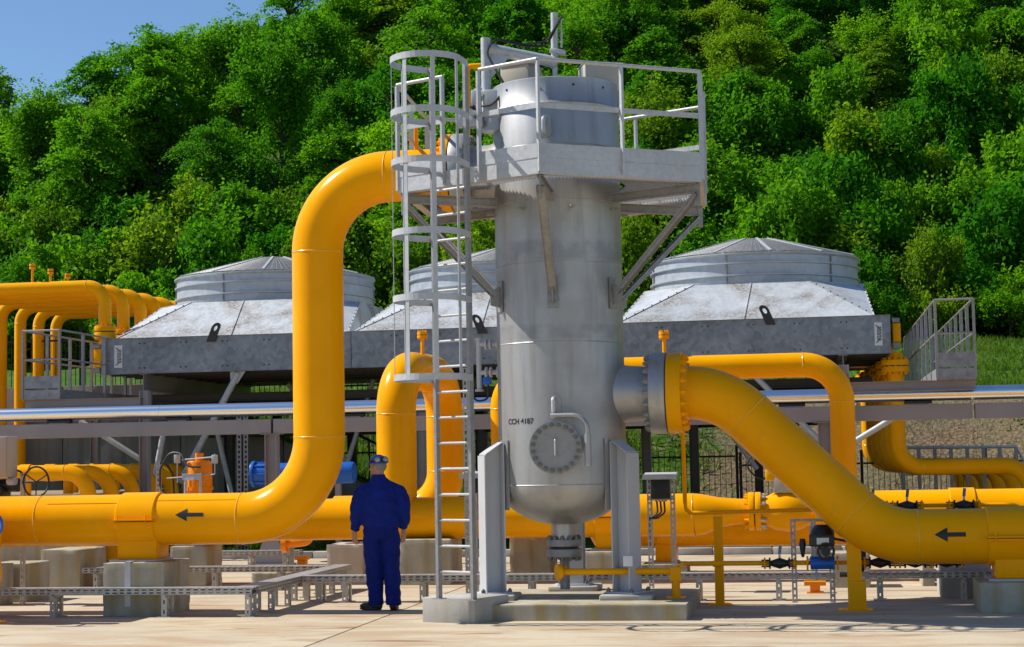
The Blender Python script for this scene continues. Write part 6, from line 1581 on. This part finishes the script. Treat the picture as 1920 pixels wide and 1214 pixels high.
def loft(mb, rings, n=28):
    vv = []; ff = []
    for (x, y, z, rx, ry) in rings:
        for k in range(n):
            A = 2 * math.pi * k / n; vv.append((x + rx * math.cos(A), y + ry * math.sin(A), z))
    for i in range(len(rings) - 1):
        for k in range(n):
            k2 = (k + 1) % n; ff.append((i * n + k, i * n + k2, (i + 1) * n + k2, (i + 1) * n + k))
    ff.append(tuple(reversed(range(n)))); ff.append(tuple((len(rings) - 1) * n + k for k in range(n)))
    return mb.add(vv, ff)
def ell(mb, c, r, rot=None, n=20):
    vv = []; ff = []; m = 12
    for i in range(m + 1):
        t = math.pi * (i / m) * 0.998 + 0.003
        for k in range(n):
            A = 2 * math.pi * k / n; p = Vector((r[0] * math.sin(t) * math.cos(A), r[1] * math.sin(t) * math.sin(A), -r[2] * math.cos(t)))
            if rot: p = rot @ p
            vv.append(p + Vector(c))
    for i in range(m):
        for k in range(n):
            k2 = (k + 1) % n; ff.append((i * n + k, i * n + k2, (i + 1) * n + k2, (i + 1) * n + k))
    ff.append(tuple(reversed(range(n)))); ff.append(tuple(m * n + k for k in range(n)))
    return mb.add(vv, ff)
SKIN = mat('skin', (0.42, 0.21, 0.135), 0.55); SKIN.node_tree.nodes['Principled BSDF'].inputs['Subsurface Weight'].default_value = 0.1
def cloth(name, c):
    m = mat(name, c, 0.85, 0, 0.2); n1, _ = obj_noise(m, 9, 5); n2, _ = obj_noise(m, 220, 2)
    base(m, mixcol(m, ramp(m, n1, 0.35, 0.7), c, tuple(x * 0.78 for x in c))); n3, _ = obj_noise(m, 13, 4, 1.5, (1, 1, 0.6)); bump(m, n3, 0.9, 0.03); return m
JCK = cloth('blue_jacket_cloth', (0.006, 0.020, 0.20)); TRS = cloth('blue_trouser_cloth', (0.005, 0.015, 0.165))
CAPM = mat('blue_cap', (0.012, 0.085, 0.52), 0.45); HAIR = mat('grey_hair', (0.22, 0.20, 0.19), 0.8); SHOE = mat('black_shoe_leather', (0.012, 0.011, 0.011), 0.45)
LENS = mat('goggle_lens', (0.25, 0.33, 0.40), 0.12, 0.2)
wa, wb = pg(716, 1145, 0)
man = link('person', None); man.location = PL(wa, wb, 0); man.rotation_euler = (0, 0, R_(4))
man['label'] = 'person in blue work suit and blue cap with goggles, walking away'; man['category'] = 'person'; ORG[man] = Vector((0, 0, 0))
HR_ = Matrix.Rotation(R_(52), 3, 'Z'); hc_ = Vector((-0.022, 0.015, 1.612))
def hp_(x, y, z): return hc_ + HR_ @ Vector((x, y, z))
bd = MB()
ell(bd, hc_ + Vector((0, 0, 0.012)), (0.076, 0.096, 0.112), HR_); ell(bd, hp_(0, 0.03, -0.055), (0.056, 0.062, 0.062), HR_)
ell(bd, hp_(0, 0.078, -0.092), (0.026, 0.022, 0.02), HR_)                                   # chin
bd.tube([hp_(0, 0.088, 0.022), hp_(0, 0.106, -0.012), hp_(0, 0.112, -0.026), hp_(0, 0.094, -0.036)], [0.009, 0.012, 0.015, 0.012], 10)   # nose
for s_ in (-1, 1):
    ell(bd, hp_(0.078 * s_, -0.012, -0.012), (0.011, 0.02, 0.032), HR_); ell(bd, hp_(0.034 * s_, 0.074, 0.014), (0.02, 0.016, 0.013), HR_); ell(bd, hp_(0.045 * s_, 0.066, -0.03), (0.024, 0.022, 0.02), HR_)
ell(bd, hp_(0, 0.09, -0.058), (0.024, 0.01, 0.007), HR_); ell(bd, hp_(0, 0.087, -0.072), (0.02, 0.01, 0.007), HR_); ell(bd, hp_(0, 0.075, 0.032), (0.055, 0.02, 0.012), HR_)
bd.tube([(-0.016, -0.015, 1.38), (-0.016, 0.0, 1.5), (-0.02, 0.01, 1.58)], [0.07, 0.06, 0.062], 18)
loft(bd, [(0, 0, 0.88, 0.15, 0.10), (0, 0, 1.1, 0.15, 0.10), (-0.005, 0, 1.3, 0.16, 0.09), (-0.01, 0, 1.40, 0.12, 0.07)])
SH = {-1: [(-0.205, 0, 1.345), (-0.262, -0.005, 1.12), (-0.296, 0.045, 0.905)], 1: [(0.205, 0, 1.345), (0.262, -0.02, 1.12), (0.255, 0.05, 0.915)]}
for s_ in (-1, 1): bd.tube([(0.06 * s_, 0, 1.36)] + SH[s_], [0.05, 0.05, 0.042, 0.029], 14)
LG = {-1: [(-0.085, 0, 0.92), (-0.096, 0.0, 0.72), (-0.084, 0.015, 0.48), (-0.062, 0.02, 0.09)], 1: [(0.085, 0, 0.92), (0.104, 0.0, 0.72), (0.116, -0.01, 0.48), (0.132, -0.06, 0.09)]}
for s_ in (-1, 1): bd.tube(LG[s_], [0.085, 0.075, 0.055, 0.04], 14)
def hand(mb, w_, s_, yaw):
    Rz = Matrix.Rotation(R_(yaw), 3, 'Z')          # local: y across the palm (thumb at +y), x palm normal towards the body, z down
    def L(x, y, z): return Vector(w_) + Rz @ Vector((x * -s_, y, -z))
    pts = [(0, 0, 0.0, 0.024, 0.02), (0, 0.002, 0.03, 0.034, 0.017), (0, 0.002, 0.07, 0.041, 0.015), (0.003, 0.0, 0.095, 0.040, 0.013)]
    vv = []; n = 16
    for (x, y, z, ry, rx) in pts:
        for k in range(n):
            A = 2 * math.pi * k / n; vv.append(L(x + rx * math.cos(A), y + ry * math.sin(A), z))
    ff = [(i * n + k, i * n + (k + 1) % n, (i + 1) * n + (k + 1) % n, (i + 1) * n + k) for i in range(3) for k in range(n)] + [tuple(reversed(range(n))), tuple(3 * n + k for k in range(n))]
    mb.add(vv, ff)
    for y, ln, cu in ((0.031, 0.070, 0.014), (0.011, 0.078, 0.018), (-0.010, 0.073, 0.022), (-0.030, 0.057, 0.026)):
        mb.tube([L(0, y, 0.085), L(0.004, y * 1.12, 0.095 + ln * 0.4), L(0.004 + cu * 0.7, y * 1.16, 0.095 + ln * 0.72), L(0.006 + cu * 1.7, y * 1.15, 0.095 + ln * 0.95)], [0.0105, 0.0098, 0.009, 0.0075], 10)
    mb.tube([L(0.004, 0.026, 0.025), L(0.012, 0.050, 0.048), L(0.02, 0.060, 0.080), L(0.026, 0.058, 0.102)], [0.014, 0.013, 0.0105, 0.008], 10)
hand(bd, SH[-1][2], -1, 38); hand(bd, SH[1][2], 1, -35)
vox('body', bd, 0.0062, SKIN, man, 2)
jk = MB()
loft(jk, [(0.002, 0, 0.925, 0.192, 0.138), (0.002, 0, 0.945, 0.205, 0.15), (0.0, 0, 0.985, 0.218, 0.158), (0, -0.004, 1.10, 0.221, 0.158), (0, -0.006, 1.22, 0.219, 0.15), (-0.002, -0.006, 1.33, 0.218, 0.135), (-0.006, -0.004, 1.39, 0.200, 0.118), (-0.012, 0, 1.435, 0.150, 0.10), (-0.014, 0.002, 1.465, 0.105, 0.09), (-0.016, 0.004, 1.49, 0.082, 0.082), (-0.018, 0.006, 1.515, 0.074, 0.077)])
for s_ in (-1, 1):
    a_, e_, w_ = [Vector(p) for p in SH[s_]]
    w2 = w_ + (w_ - e_).normalized() * 0.004
    jk.tube([a_ * 0.0 + Vector((0.13 * s_, 0, 1.365)), a_ + Vector((0.006 * s_, 0, -0.012)), a_.lerp(e_, 0.5) + Vector((0.012 * s_, 0, 0)), e_, e_.lerp(w_, 0.55), e_.lerp(w_, 0.82), e_.lerp(w_, 0.86), e_.lerp(w_, 0.97), w2], [0.066, 0.080, 0.085, 0.080, 0.068, 0.060, 0.050, 0.052, 0.046], 22)
vox('jacket', jk, 0.0105, JCK, man, 2, 0.014, 7.0)
col_ = MB(); loft(col_, [(-0.017, 0.004, 1.45, 0.086, 0.086), (-0.019, 0.006, 1.49, 0.079, 0.082), (-0.02, 0.008, 1.522, 0.076, 0.080)])
vox('collar', col_, 0.008, JCK, man, 2)
tr_ = MB()
loft(tr_, [(0.002, 0, 0.80, 0.185, 0.125), (0.002, 0, 0.88, 0.200, 0.142), (0.002, 0, 0.965, 0.196, 0.138), (0.002, 0, 1.0, 0.18, 0.12)])
for s_, rr in ((-1, [0.118, 0.110, 0.096, 0.090, 0.086, 0.090]), (1, [0.118, 0.112, 0.096, 0.090, 0.088, 0.090])):
    h0_, t0_, k0_, a0_ = [Vector(p) for p in LG[s_]]
    tr_.tube([h0_ + Vector((0, 0, -0.02)), t0_, k0_, k0_.lerp(a0_, 0.5), k0_.lerp(a0_, 0.85), a0_ + Vector((0, 0, -0.03))], rr, 24)
vox('trousers', tr_, 0.0105, TRS, man, 2, 0.013, 6.0)
for s_, dirv in ((-1, Vector((-0.85, 0.52, 0))), (1, Vector((0.12, 0.99, 0)))):
    a0_ = Vector(LG[s_][3]); a0_.z = 0; sm = MB(); sv = Vector((dirv.y, -dirv.x, 0)); Q = Matrix((( sv.x, dirv.x, 0), (sv.y, dirv.y, 0), (0, 0, 1)))
    sm.add(*(lambda t: (t.v, t.f))(ell(MB(), a0_ + dirv * 0.105 + Vector((0, 0, 0.045)), (0.048, 0.115, 0.042), Q))); ell(sm, a0_ - dirv * 0.012 + Vector((0, 0, 0.055)), (0.044, 0.07, 0.052), Q)
    sm.tube([a0_ + Vector((0, 0, 0.04)), a0_ + Vector((0, 0, 0.13))], [0.052, 0.05], 16)
    sm.add(*(lambda t: (t.v, t.f))(ell(MB(), a0_ + dirv * 0.075 + Vector((0, 0, 0.016)), (0.05, 0.15, 0.017), Q)))
    vox('shoe', sm, 0.007, SHOE, man, 2)
hr = MB(); ell(hr, hp_(0, -0.014, 0.006), (0.081, 0.09, 0.082), HR_)
hb_ = bmesh.new(); ho = vox('hair', hr, 0.008, HAIR, man, 1)
cp = MB(); dome = []
for i in range(9):
    t = R_(90 * i / 8); dome.append((math.cos(t), math.sin(t)))
vv = []; n = 28
for c_, s_ in dome:
    for k in range(n):
        A = 2 * math.pi * k / n; vv.append(hp_(0.093 * max(c_, 0.03) * math.cos(A), -0.004 + 0.112 * max(c_, 0.03) * math.sin(A), 0.030 + 0.105 * s_))
cp.add(vv, [(i * n + k, i * n + (k + 1) % n, (i + 1) * n + (k + 1) % n, (i + 1) * n + k) for i in range(8) for k in range(n)] + [tuple(8 * n + k for k in range(n)), tuple(reversed(range(n)))])
capo = vox('cap', cp, 0.007, CAPM, man, 2)
br = MB(); pts = [hp_(0.088 * math.sin(R_(t)), 0.085 * math.cos(R_(t)) + 0.0, 0.036) for t in range(-75, 76, 15)]; out_ = [hp_(0.092 * math.sin(R_(t)), 0.165 * math.cos(R_(t)) + 0.012, 0.022) for t in range(75, -76, -15)]
br.extrude(pts + out_, (0, 0, 0.009)); link('cap_brim', _mesh('cap_brim', br, CAPM, 30), man)
gs = MB(); n = 28; vv = []
for z in (0.042, 0.068):
    for rr in (1.0, 1.05):
        for k in range(n):
            A = 2 * math.pi * k / n; vv.append(hp_(0.096 * rr * math.cos(A), -0.004 + 0.115 * rr * math.sin(A), z))
gs.add(vv, [(n + k, n + (k + 1) % n, 3 * n + (k + 1) % n, 3 * n + k) for k in range(n)] + [(k, 2 * n + k, 2 * n + (k + 1) % n, (k + 1) % n) for k in range(n)] + [(2 * n + k, 3 * n + k, 3 * n + (k + 1) % n, 2 * n + (k + 1) % n) for k in range(n)])
link('goggle_strap', _mesh('goggle_strap', gs, BLACK, 30), man)
gv_ = MB(); lc_ = hp_(-0.03, -0.118, 0.075)
Ry = HR_
for dx, w_, nm, m_ in ((-0.012, 0.064, 'goggle_lens', LENS),):
    ell(gv_, hp_(-0.022, -0.112, 0.078), (0.062, 0.022, 0.035), HR_)
link('goggle_frame', _mesh('goggle_frame', gv_, BLACK, 60), man)
gl_ = MB(); ell(gl_, hp_(-0.020, -0.122, 0.079), (0.050, 0.018, 0.027), HR_); link('goggle_lens', _mesh('goggle_lens', gl_, LENS, 60), man)
gl2 = MB(); ell(gl2, hp_(-0.092, -0.062, 0.076), (0.02, 0.038, 0.03), HR_); link('goggle_side', _mesh('goggle_side', gl2, LENS, 60), man)
